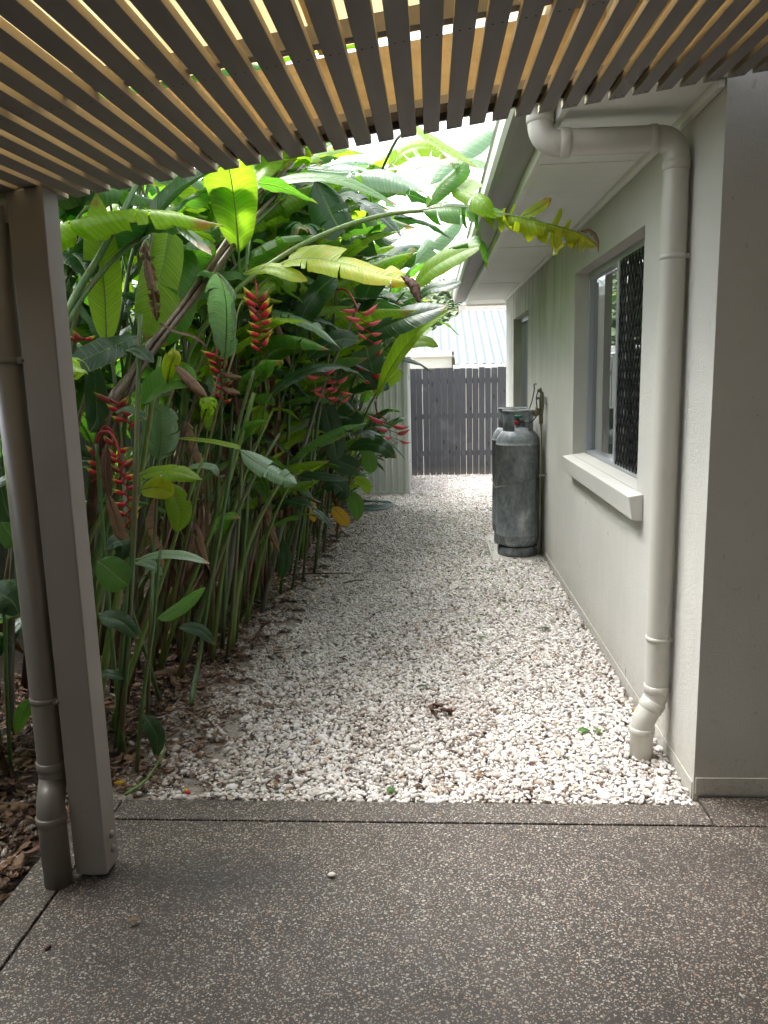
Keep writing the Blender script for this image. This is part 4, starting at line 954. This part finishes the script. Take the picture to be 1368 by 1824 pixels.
# D: pale glossy torn leaves at the top
t = hero('shoot with glossy silvery leaf torn into pointed strips near the slats', [(440, 1110, .1), (430, 800, 4.9), (440, 500, 4.9), (480, 330, 4.8), (530, 300, 4.7)], .014, .010)
hleaf(t, 'leaf_pale', [(530, 298, 4.6), (600, 305, 4.5), (680, 310, 4.4), (760, 345, 4.3)], .12, (.05, -.35, 1), tears=5, seed=15, fold=.35, droop=.3, nseg=30, torn=.08, midr=.006)
hleaf(t, 'leaf_mid', [(375, 410, 4.2), (440, 345, 4.2), (520, 318, 4.1), (610, 322, 4.1), (712, 368, 4.1)], .085, (.05, -.5, .9), seed=16, fold=.4, droop=.3, nseg=30, label='long ribbon like leaf arching to the right')
hleaf(t, 'leaf_dark', [(560, 320, 4.5), (580, 360, 4.5), (600, 400, 4.5), (615, 415, 4.5)], .12, (0, -1, .3), seed=17, tears=2)
# E: leaves against the sky
t = hero('tall shoot whose rolled bright leaf stands against the sky beside the gutter', [(560, 1020, .1), (600, 700, 6.3), (650, 400, 6.2), (700, 260, 5.4), (735, 235, 4.6)], .014, .009)
hleaf(t, 'leaf_bright', [(705, 205, 4.6), (750, 240, 4.5), (800, 272, 4.4), (850, 300, 4.3)], .05, (.3, -.6, .7), seed=19, fold=1.0, curl=.2)
hleaf(t, 'leaf_mid', [(740, 300, 4.6), (800, 288, 4.5), (850, 292, 4.45), (882, 305, 4.4)], .04, (.1, -.7, .6), seed=20)
hleaf(t, 'leaf_pale', [(765, 330, 6.6), (800, 285, 6.6), (850, 248, 6.6), (890, 228, 6.6)], .13, (-.5, -.8, .3), seed=22, fold=.1)
hleaf(t, 'leaf_pale', [(738, 470, 6.8), (765, 440, 6.8), (800, 405, 6.8), (830, 380, 6.8)], .11, (-.5, -.8, .3), seed=23, fold=.1, tears=1)
hleaf(t, 'leaf_bright', [(690, 300, 6.0), (720, 270, 6.0), (760, 262, 6.0), (800, 285, 6.0)], .09, (0, -.8, .6), seed=24, tears=6)
# F: right side leaves
t = hero('shoot with a bright leaf pointing to the gutter and a wilted hanging tip', [(575, 985, .1), (600, 800, 6.6), (650, 620, 6.4), (720, 520, 6.0)], .012, .008)
hleaf(t, 'leaf_bright', [(735, 512, 5.9), (770, 478, 5.8), (820, 450, 5.7), (862, 436, 5.6)], .11, (-.1, -.8, .6), seed=25, fold=.3, nseg=26)
hleaf(t, 'leaf_mid', [(800, 442, 5.5), (835, 430, 5.4), (860, 432, 5.4), (868, 480, 5.4)], .05, (0, -.6, .7), seed=26, tears=3, droop=.6)
hleaf(t, 'leaf_dark', [(735, 540, 6.1), (765, 515, 6.0), (800, 508, 5.9), (822, 502, 5.9)], .07, (-.1, -.7, .7), seed=27)
hleaf(t, 'leaf_dark', [(610, 625, 5.4), (670, 590, 5.3), (730, 565, 5.2), (795, 545, 5.2)], .13, (-.15, -.75, .7), seed=28, fold=.3, nseg=26, midr=.006, label='long dark leaf pointing right over the path')
t = hero('shoot with fresh light green leaves leaning toward the neighbouring roof', [(600, 960, .1), (610, 860, 6.7), (650, 740, 6.4), (690, 670, 6.1)], .011, .008, 'stem_light')
hleaf(t, 'leaf_bright', [(670, 710, 6.0), (700, 650, 5.8), (745, 590, 5.7), (800, 552, 5.6)], .10, (-.3, -.7, .6), seed=29, fold=.6, midr=.007, nseg=24)
hleaf(t, 'leaf_bright', [(700, 628, 6.4), (730, 612, 6.4), (758, 608, 6.4), (781, 618, 6.4)], .06, (0, -.8, .6), seed=30)
hleaf(t, 'leaf_bright', [(672, 700, 6.6), (690, 680, 6.6), (705, 668, 6.6), (716, 660, 6.6)], .06, (0, -.9, .4), seed=31)
hleaf(t, 'leaf_mid', [(600, 600, 5.2), (560, 590, 5.2), (520, 600, 5.1)], .05, (0, -.9, .5), seed=32)
# G: dark blades in the middle
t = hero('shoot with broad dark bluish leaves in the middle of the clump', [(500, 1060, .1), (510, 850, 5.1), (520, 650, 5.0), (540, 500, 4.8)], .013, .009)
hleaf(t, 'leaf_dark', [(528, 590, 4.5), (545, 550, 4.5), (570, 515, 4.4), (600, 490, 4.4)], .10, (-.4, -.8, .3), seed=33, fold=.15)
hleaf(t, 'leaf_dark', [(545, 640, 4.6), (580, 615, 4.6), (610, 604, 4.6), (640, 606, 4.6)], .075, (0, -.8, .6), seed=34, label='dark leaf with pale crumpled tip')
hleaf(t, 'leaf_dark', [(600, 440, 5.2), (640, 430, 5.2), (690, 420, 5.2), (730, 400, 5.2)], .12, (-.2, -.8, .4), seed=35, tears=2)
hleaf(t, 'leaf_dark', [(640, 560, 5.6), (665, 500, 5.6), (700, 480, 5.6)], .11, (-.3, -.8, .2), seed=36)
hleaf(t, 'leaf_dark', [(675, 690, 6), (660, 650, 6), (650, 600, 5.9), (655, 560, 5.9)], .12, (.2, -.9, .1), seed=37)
# H: olive leaf with brown fold
t = hero('shoot with an olive leaf curled over into a brown dead tip', [(205, 1335, .1), (222, 1100, 2.75), (240, 880, 2.9), (262, 720, 3.0)], .010, .007)
hleaf(t, 'leaf_mid', [(255, 720, 3.0), (280, 692, 3.0), (318, 676, 2.98), (352, 684, 2.95)], .075, (-.2, -.8, .6), seed=38, fold=.5, droop=.1)
hleaf(t, 'leaf_yellow', [(298, 682, 2.98), (303, 655, 2.96), (310, 635, 2.95), (306, 622, 2.95)], .04, (.6, -.8, .2), seed=138, fold=.8, curl=.5)
hleaf(t, 'leaf_dry', [(312, 650, 2.96), (330, 668, 2.94), (352, 690, 2.93), (370, 708, 2.93)], .045, (.4, -.8, .4), seed=39, curl=.6, tears=2, ripple=.25, label='curled brown leaf tip')
hleaf(t, 'leaf_dark', [(224, 625, 2.9), (240, 622, 2.9), (258, 632, 2.88), (274, 646, 2.88)], .028, (0, -.6, .8), seed=40)
hleaf(t, 'leaf_dark', [(205, 735, 2.9), (225, 728, 2.9), (245, 735, 2.88), (262, 748, 2.88)], .022, (0, -.5, .9), seed=41)
# I: pale fishbone leaf
t = hero('pale green leaf split like a fishbone lit from above in the clump', [(262, 1290, .1), (268, 1120, 3.0), (276, 950, 3.25), (282, 825, 3.3)], .009, .006)
hleaf(t, 'leaf_pale', [(282, 822, 3.3), (286, 790, 3.3), (288, 755, 3.28), (287, 718, 3.25)], .085, (.1, -.9, .4), seed=42, tears=7, nseg=28, torn=.04, fold=.1)
hleaf(t, 'leaf_bright', [(228, 858, 3.1), (270, 842, 3.1), (310, 840, 3.05), (362, 855, 3.05)], .055, (0, -.6, .9), seed=43, tears=3, fold=.5)
hleaf(t, 'leaf_bright', [(296, 862, 3.2), (312, 885, 3.2), (320, 915, 3.2), (314, 948, 3.2)], .055, (.4, -.9, .2), seed=44)
hleaf(t, 'leaf_yellow', [(250, 872, 3.15), (280, 868, 3.1), (310, 880, 3.1)], .05, (0, -.8, .5), seed=45)
# J: thin arching leaf across stems
t = hero('slender shoot with pale green leaf drooping across the bare stems', [(340, 1255, .1), (355, 1169, 3.72), (372, 1060, 3.72), (392, 950, 3.72), (420, 780, 3.7), (452, 660, 3.7)], .013, .008)
hleaf(t, 'leaf_bright', [(312, 780, 3.4), (370, 785, 3.4), (418, 795, 3.4), (428, 800, 3.4)], .022, (0, -.4, 1), seed=46)
hleaf(t, 'leaf_pale', [(425, 800, 3.4), (460, 825, 3.38), (500, 848, 3.36), (530, 862, 3.35)], .05, (0, -.8, .6), seed=47, tears=5, fold=.2)
hleaf(t, 'leaf_pale', [(330, 836, 3.3), (350, 830, 3.3), (378, 832, 3.28), (390, 850, 3.28)], .022, (0, -.5, .9), seed=48)
# K: straight grey stem
t = hero('long straight silvery grey stem leaning right in front of the clump', [(466, 1092, .1), (500, 945, 4.85), (540, 800, 4.8), (575, 690, 4.75), (640, 540, 4.7)], .017, .009, 'stem_grey')
t = hero('green stem just left of the silvery one with a long dark leaf at its foot', [(456, 1070, .1), (470, 980, 5.0), (485, 850, 5.0), (500, 640, 5.0)], .020, .012, 'stem_light')
hleaf(t, 'leaf_dark', [(500, 960, 4.9), (508, 985, 4.85), (506, 1010, 4.85), (496, 1036, 4.85)], .04, (.2, -.9, .2), seed=49)
t = hero('thin dark stem rising from the mulch nearest the concrete', [(243, 1372, .1), (255, 1242, 2.82), (273, 1114, 2.82), (285, 980, 2.84)], .009, .006)
hleaf(t, 'leaf_dark', [(256, 1275, 2.85), (268, 1290, 2.83), (280, 1315, 2.83), (278, 1350, 2.83)], .035, (.3, -.8, .4), seed=50)
hleaf(t, 'leaf_mid', [(280, 1102, 3.0), (305, 1090, 3.0), (335, 1070, 3.0), (366, 1046, 3.0)], .042, (-.1, -.6, .8), seed=51, fold=.1)
hleaf(t, 'leaf_pale', [(242, 998, 2.9), (285, 988, 2.9), (330, 990, 2.9), (374, 1004, 2.9)], .026, (0, -.5, .9), seed=52)
hleaf(t, 'leaf_pale', [(222, 1005, 2.95), (250, 1000, 2.95), (275, 1010, 2.95), (290, 1026, 2.95)], .022, (0, -.6, .8), seed=152)
t = hero('dark green stem with a rounded leaf pressed against the post', [(214, 1340, .1), (229, 1125, 2.78), (238, 950, 2.8), (244, 760, 2.85), (250, 560, 2.95)], .012, .009)
hleaf(t, 'leaf_mid', [(172, 1000, 2.75), (190, 1012, 2.75), (212, 1030, 2.75), (228, 1042, 2.75)], .062, (.1, -.9, .4), seed=53)
hleaf(t, 'leaf_dark', [(176, 1094, 2.75), (195, 1100, 2.73), (220, 1110, 2.73), (248, 1138, 2.73)], .038, (.1, -.7, .7), seed=54)
hleaf(t, 'leaf_dark', [(188, 980, 2.8), (205, 965, 2.8), (218, 972, 2.78), (216, 1000, 2.78)], .035, (.2, -.7, .7), seed=55)
hleaf(t, 'leaf_dark', [(176, 1205, 2.8), (190, 1200, 2.8), (205, 1203, 2.8), (220, 1210, 2.8)], .02, (0, -.6, .8), seed=56)
t = hero('stem bent low to the left over the mulch', [(284, 1246, .1), (262, 1170, 3.3), (235, 1090, 3.25), (218, 1045, 3.2)], .010, .008)
hleaf(t, 'leaf_dark', [(318, 1118, 3.6), (338, 1118, 3.6), (360, 1125, 3.6), (385, 1150, 3.6)], .035, (.1, -.6, .8), seed=57)
t = hero('upright green stem rising beside the mulch edge behind the low leaf', [(404, 1169, .1), (413, 1096, 4.05), (422, 979, 4.05), (432, 800, 4.0)], .011, .009)
t = hero('slim stem standing in the mulch left of the thick slanting cane', [(322, 1190, .1), (326, 1080, 3.9), (322, 950, 3.9), (318, 820, 3.9)], .009, .007)
t = hero('light green cane leaning right from the mulch', [(287, 1192, .1), (312, 1110, 3.85), (360, 990, 3.85), (400, 880, 3.85), (452, 700, 3.9)], .012, .012, 'stem_light')
# dark leaves low on the right flank
t = hero('low shoot with drooping dark leaves and one golden yellow leaf by the shed', [(575, 960, .1), (590, 860, 7.0), (610, 760, 6.9), (640, 680, 6.8)], .011, .008)
for k, (kind, p_, w_, up_) in enumerate([('leaf_dark', [(620, 700, 6.4), (650, 688, 6.4), (680, 686, 6.3), (694, 692, 6.3)], .07, (0, -.6, .8)), ('leaf_dark', [(595, 775, 6.2), (610, 750, 6.1), (630, 735, 6.1), (636, 730, 6.1)], .11, (-.2, -.9, .3)),
        ('leaf_dark', [(620, 800, 6.4), (650, 790, 6.4), (680, 795, 6.3), (706, 816, 6.3)], .08, (0, -.7, .7)), ('leaf_mid', [(640, 790, 6.6), (655, 810, 6.6), (660, 830, 6.6), (662, 842, 6.6)], .07, (.3, -.9, .3)),
        ('leaf_dark', [(585, 810, 6.0), (600, 820, 6), (625, 830, 6), (640, 838, 6)], .09, (0, -.8, .6)), ('leaf_dark', [(530, 845, 5.0), (560, 846, 5), (590, 850, 5), (622, 855, 5)], .045, (0, -.5, .9)),
        ('leaf_mid', [(615, 880, 6.6), (630, 890, 6.6), (636, 905, 6.6), (636, 928, 6.6)], .07, (.2, -.9, .2)), ('leaf_gold', [(592, 903, 6.0), (600, 912, 6), (612, 925, 6), (619, 938, 6)], .055, (.2, -.9, .4)),
        ('leaf_gold', [(553, 880, 5.6), (552, 895, 5.6), (556, 912, 5.6), (560, 930, 5.6)], .045, (.4, -.9, .2)), ('leaf_dark', [(575, 700, 5.4), (582, 740, 5.4), (595, 790, 5.4), (600, 820, 5.4)], .09, (.3, -.9, .1)),
        ('leaf_bright', [(630, 850, 6.8), (650, 862, 6.8), (656, 880, 6.8)], .05, (.2, -.9, .3)), ('leaf_dark', [(575, 870, 5.8), (595, 862, 5.8), (610, 875, 5.8), (600, 890, 5.8)], .07, (.1, -.8, .5))]):
    hleaf(t, kind, p_, w_, up_, seed=60+k, fold=.25)
# dark leaf left of the post
t = hero('dark rounded leaf on a stalk at the left picture edge beside the downpipe', [(20, 1380, .1), (12, 1230, 2.6), (8, 1100, 2.55), (-10, 1050, 2.5)], .008, .006)
hleaf(t, 'leaf_dark', [(-22, 1050, 2.45), (0, 1058, 2.42), (22, 1072, 2.42), (36, 1098, 2.42)], .055, (.1, -.8, .6), seed=80)
hleaf(t, 'leaf_dark', [(3, 870, 2.7), (10, 905, 2.7), (22, 930, 2.7), (30, 960, 2.7)], .06, (.3, -.9, .3), seed=81)
hleaf(t, 'leaf_mid', [(2, 930, 2.6), (12, 945, 2.6), (26, 965, 2.6), (30, 975, 2.6)], .04, (.2, -.9, .3), seed=82)
hleaf(t, 'leaf_mid', [(55, 1245, 2.6), (48, 1260, 2.6), (38, 1275, 2.6), (28, 1310, 2.6)], .03, (.2, -.8, .4), seed=83)

# ---- hanging flower spikes
def bract_mesh(mat, i, L=1.):
    r = random.Random(i+40); m = MB(); n = 9; vs = []; uv = []
    for k in range(n+1):
        v = k/n; x = v*1.0; z = .10*math.sin(v*2.2)-.10*v+.42*v**2.4; w = (.34 if mat == 'bract' else .24)*math.sin(math.pi*min(1, .16+v*.80))**.7*(1-v**5)+.004; hgt = w*.95
        for j in range(8):
            q = 2*math.pi*j/8; vs.append((x, w*.62*math.sin(q), z+hgt*.85*math.cos(q)*(1.15 if math.cos(q) < 0 else .6))); uv.append((.5+.5*math.cos(q), v))
    m.add(vs, [(k*8+j, k*8+(j+1) % 8, (k+1)*8+(j+1) % 8, (k+1)*8+j) for k in range(n) for j in range(8)]+[tuple(range(8))[::-1]], 0, uv)
    return m.mesh('bract', [mat])
BR = {('bract', i): bract_mesh('bract', i) for i in range(3)}; BR.update({('bract_pink', i): bract_mesh('bract_pink', i) for i in range(2)})
def flower(pt, stalk, top, bottom, n, size, mat='bract', zig=.010, lab=None, stalkmat='rachis_red'):
    a, b = at(*top), at(*bottom); F = []
    m = MB(); c = crom(path3(stalk)+[a], 6) if stalk else [a]
    for i in range(n+1):
        v = i/n; p = a.lerp(b, v); p = p+Vector(((zig if i % 2 else -zig), 0, 0)); p.x += .012*math.sin(v*3); F.append(p)
    pts = c[:-1]+F; m.tube(pts, [.0062-.0022*i/len(pts) for i in range(len(pts))], 6)
    f = part('flower_spike', m, stalkmat, pt)
    if lab: f['label'] = lab
    dirv = (b-a).normalized(); nm = 3 if mat == 'bract' else 2
    for i in range(n):
        p = F[i]; s = 1 if i % 2 else -1; v = i/n; sz = size*(1.03 if mat == 'bract' else 1.05)*(1.12-.42*v)*U(.82, 1.15)
        off = p; q = pt.location
        o = link('bract', BR[mat, rnd.randrange(nm)], f, off-q); yaw = (0 if s > 0 else math.pi)+U(-.35, .35)-.25*s
        down = math.atan2(-dirv.z, abs(dirv.x)+1e-6)
        o.rotation_euler = (U(-.3, .3), U(-.55, .1) if mat == 'bract' else U(-.45, .6), yaw); o.scale = (sz, sz*.95, sz*.85)
    return f
pl = hero('shoot carrying the longest red and yellow flower spike beside the post', [(222, 1345, .1), (200, 1150, 2.9), (180, 900, 2.95), (172, 790, 2.95)], .010, .007)
flower(pl, [(172, 790, 2.95), (178, 772, 2.93), (195, 770, 2.9), (208, 790, 2.88)], (214, 820, 2.86), (228, 946, 2.84), 13, .050, lab='longest hanging red spike with yellow tips')
flower(pl, [(172, 790, 3.0), (185, 760, 3.0), (200, 770, 3.0)], (206, 790, 3.05), (212, 860, 3.05), 6, .048)
flower(pl, [(180, 760, 3.1), (176, 790, 3.1)], (180, 808, 3.1), (168, 858, 3.1), 6, .050)
flower(pl, None, (200, 712, 2.95), (232, 765, 2.95), 6, .056)
flower(pl, None, (150, 603, 3.1), (132, 606, 3.1), 3, .045)
hleaf(pl, 'leaf_dry_dark', [(190, 790, 2.82), (188, 830, 2.82), (190, 860, 2.82), (196, 890, 2.82)], .03, (.2, -.9, .2), seed=90, curl=.4, ripple=.2)
hleaf(pl, 'leaf_dry', [(192, 880, 2.8), (205, 920, 2.8), (215, 950, 2.8), (232, 965, 2.8)], .035, (.3, -.9, .3), seed=91, curl=.4, ripple=.2)
pl = hero('shoot with a dense red yellow tipped flower spike high in the middle', [(420, 1140, .1), (440, 900, 4.3), (450, 640, 4.3), (445, 500, 4.2)], .011, .008)
flower(pl, [(445, 500, 4.2), (450, 495, 4.1), (456, 505, 4.0)], (457, 530, 3.95), (463, 628, 3.95), 15, .072, lab='dense red spike with yellow tips')
pl = hero('shoot with a weathered red flower spike half hidden by brown bracts', [(362, 1150, .1), (385, 900, 4.1), (395, 700, 4.0), (390, 610, 3.9)], .011, .008)
flower(pl, [(390, 615, 3.9), (386, 618, 3.85)], (386, 632, 3.8), (396, 722, 3.8), 12, .062)
hleaf(pl, 'leaf_dry', [(398, 665, 3.75), (410, 668, 3.75), (432, 672, 3.75)], .02, (0, -.7, .7), seed=92, curl=.3, ripple=.3)
hleaf(pl, 'leaf_dry', [(395, 690, 3.75), (412, 695, 3.75), (428, 700, 3.75)], .02, (0, -.7, .7), seed=93, curl=.3, ripple=.3)
pl = hero('shoot with an open coral pink flower spike dangling at the upper right', [(540, 1030, .1), (560, 800, 5.2), (590, 600, 5.0), (600, 510, 4.8)], .012, .008)
flower(pl, [(600, 515, 4.8), (618, 518, 4.7), (630, 535, 4.65)], (638, 552, 4.6), (662, 620, 4.6), 8, .085, 'bract_pink', .020)
pl = hero('shoot with a drooping orange pink flower spike in the dark middle of the clump', [(520, 1050, .1), (550, 850, 5.2), (560, 680, 5.1), (552, 590, 5.0)], .011, .008)
flower(pl, [(550, 590, 5.0), (556, 625, 4.9), (565, 650, 4.8)], (568, 655, 4.75), (585, 722, 4.75), 8, .085, 'bract_pink', .020, stalkmat='rachis_dark')
flower(pl, [(590, 660, 4.9), (592, 668, 4.9)], (594, 672, 4.9), (602, 725, 4.9), 6, .085, 'bract_pink', .02, stalkmat='rachis_dark')
pl = hero('shoot with a zigzag crimson flower spike hanging in front of the shed', [(600, 950, .1), (625, 850, 6.8), (660, 760, 6.6), (672, 735, 6.5)], .010, .007)
flower(pl, [(668, 715, 6.4), (672, 735, 6.4), (684, 745, 6.4)], (690, 752, 6.4), (708, 792, 6.4), 6, .115, 'bract_pink', .035)
flower(pl, None, (648, 625, 6.0), (668, 640, 6.0), 2, .13, 'bract'); flower(pl, None, (655, 660, 6.0), (668, 700, 6.0), 4, .09, 'bract', .02)
for k, (x_, y_, z_, w_) in enumerate([(330, 760, 3.9, .05), (380, 770, 3.95, .055), (350, 930, 3.9, .045), (500, 600, 4.5, .05), (560, 480, 4.6, .04)]):
    hleaf(pl if k > 9 else pl, 'leaf_dry', [(x_, y_, z_), (x_+8, y_+25, z_), (x_+15, y_+50, z_), (x_+28, y_+85, z_)], w_, (.2, -.9, .3), seed=95+k, curl=.5, tears=3, ripple=.35) if False else None

# withered bits draped on the canes, each on its own cane
for k, (x_, y_, z_, w_) in enumerate([(330, 750, 3.7, .055), (352, 690, 3.95, .045), (345, 930, 3.8, .04), (490, 570, 4.4, .04), (470, 900, 4.6, .05)]):
    t = hero(['cane with a tan crumpled dead leaf hanging left of centre', 'cane with pale papery dead leaf in the centre of the clump', 'cane with a folded tan leaf low in the shade', 'cane with a tattered beige leaf beside the dense flower spike', 'cane with reddish brown dry sheath near the path'][k],
             [(x_-40+k*6, 1180-k*30, .1), (x_-30, y_+150, z_), (x_, y_, z_)], .011, .008, 'stem_brown')
    hleaf(t, 'leaf_dry', [(x_, y_, z_), (x_+8, y_+25, z_), (x_+15, y_+50, z_), (x_+28, y_+85, z_)], w_, (.2, -.9, .3), seed=95+k, curl=.5, tears=3, ripple=.35)

# ---- fallen pieces on the ground
def fallen(px, py, kind, L, W_, az, label, cat='fallen leaf', lift=.012, **k):
    p = atz(px, py, .004); d = Vector((math.cos(az), math.sin(az), 0)); m = MB()
    blade(m, [p-d*L/2+Vector((0, 0, lift)), p+Vector((0, 0, lift*1.3)), p+d*L/2+Vector((0, 0, lift*.6))], W_, (0, 0, 1), int(px), nseg=12, midr=.0015, **k)
    o = part('fallen_leaf', m, [kind, STEM_OF[kind]], None); return tag(o, label, cat)
fallen(1040, 1305, 'leaf_mid', .06, .022, .3, 'small round green leaf on the pebbles near the downpipe foot')
fallen(1066, 1305, 'leaf_mid', .04, .014, 1.2, 'tiny green leaf next to the round one near the downpipe foot')
fallen(697, 1411, 'leaf_mid', .05, .014, .9, 'small green sprig on the pebbles at the concrete edge')
fallen(970, 1122, 'leaf_dark', .09, .016, .3, 'dark green leaf lying on pebbles in front of the wall')
fallen(858, 1138, 'leaf_mid', .07, .013, 2.6, 'green leaf scrap in the middle of the path')
fallen(752, 1226, 'leaf_dark', .06, .014, .2, 'dark green scrap below the middle of the path')
fallen(870, 1020, 'leaf_pale', .14, .018, .3, 'pale green leaf lying in front of the gas cylinders')
fallen(1132, 1268, 'leaf_gold', .07, .018, 1.4, 'curled yellow brown leaf tucked against the wall behind the downpipe', curl=.5)
fallen(376, 1268, 'leaf_dry', .06, .018, 1.0, 'peach coloured dead leaf at the edge of the mulch', curl=.3)
fallen(305, 1195, 'leaf_dry', .22, .06, .6, 'large crumpled tan leaf lying on the mulch', curl=.5, ripple=.3, tears=3)
fallen(312, 1215, 'leaf_dry', .16, .05, 2.2, 'torn papery tan leaf below the larger one', curl=.5, ripple=.3, tears=3)
fallen(395, 1118, 'leaf_dry', .10, .03, 1.2, 'pale tan leaf standing in the mulch between two stems', curl=.5, ripple=.3)
fallen(200, 1262, 'leaf_dry', .10, .028, .1, 'beige dead leaf beside the post on the mulch', curl=.3)
fallen(215, 1398, 'leaf_gold', .05, .016, .2, 'orange brown scrap beside the post foot', curl=.4)
fallen(300, 1130, 'leaf_yellow', .09, .02, .8, 'small yellowing leaf on the mulch')
fallen(15, 1440, 'leaf_dry', .16, .045, .2, 'bleached dead leaf on the mulch left of the downpipe', curl=.4, ripple=.2)
fallen(35, 1540, 'leaf_dry', .14, .02, 1.9, 'dry husk pointing at the foot of the downpipe', curl=.4)
fallen(238, 1645, 'leaf_dry', .04, .007, .4, 'short dry leaf stalk lying on the concrete')
fallen(378, 1205, 'leaf_dry_dark', .12, .02, .6, 'dark brown leaf curled on the border of mulch and pebbles', curl=.6)
o = link('fallen_bract', BR['bract', 0], None, atz(338, 1412, .016)); o.scale = (.035, .04, .035); o.rotation_euler = (.2, .1, 2.6); tag(o, 'single red and yellow bract fallen on the pebbles by the concrete edge', 'fallen flower')
m = MB()
for k in range(9):
    c_ = atz(785, 1268, .02)+Vector((U(-.045, .045), U(-.04, .04), U(-.008, .02))); a_ = U(0, 6.28); d = Vector((math.cos(a_), math.sin(a_), U(-.3, .3)))*.03
    blade(m, [c_-d, c_+Vector((0, 0, .01)), c_+d], .014, (U(-1, 1), U(-1, 1), 1), k, nseg=8, midmi=None, ripple=.4, curl=.6)
tag(part('leaf_clump', m, ['leaf_dry_dark', 'stem_brown']), 'crumpled brown leaf clump sitting on the pebbles', 'dead leaf')
for px, py, az, L, lab in [(560, 1024, .0, .62, 'long thin brown stalk lying from the bed onto the pebbles'), (630, 1037, .25, .16, 'short tan stalk on the pebbles beyond the long one'), (440, 1075, .9, .30, 'slim brown twig angled out of the mulch'), (262, 1392, 1.1, .22, 'cut green brown stalk leaning on pebbles near the post'), (790, 1140, .35, .10, 'dark broken twig on the pebbles mid path'), (580, 1418, -.05, .06, 'bit of green stalk on the concrete edge')]:
    p = atz(px, py, .018); d = Vector((math.cos(az), math.sin(az), .0)); m = MB(); m.tube(crom([p-d*L/2, p+Vector((.0, .006, .01)), p+d*L/2+Vector((0, 0, .012 if az < 1 else .09))], 5), [.007]*5+[.005]*5+[.003] if L > .15 else .0025, 6)
    tag(part('stalk', m, 'stem_light' if 'green' in lab else 'stem_brown'), lab, 'dead stalk')

# neighbours that would read the same are told apart by their order along the bed
from collections import defaultdict
D = defaultdict(list)
for o in bpy.data.objects:
    if o.parent is None and o.get('label') and o.get('category') == 'heliconia': D[o['label']].append(o)
ORD = ['nearest', 'second nearest', 'third', 'fourth', 'fifth', 'sixth', 'seventh', 'eighth']
for lab, os_ in D.items():
    if len(os_) < 2: continue
    os_.sort(key=lambda o: o.location.y)
    for i, o in enumerate(os_):
        w = ('nearer of two ' if i == 0 else 'farther of two ') if len(os_) == 2 else 'farthest ' if i == len(os_)-1 else ORD[min(i, 7)]+' '
        L_ = w+lab
        if len(L_.split()) > 16: L_ = L_.replace('stemmed ', '').replace(' of two', '')
        if len(L_.split()) > 16: L_ = L_.replace('close against', 'by').replace('opposite the large window', 'opposite the window')
        if len(L_.split()) > 16: L_ = L_.replace('opposite the gas cylinders', 'opposite the cylinders').replace('just behind', 'behind')
        o['label'] = L_
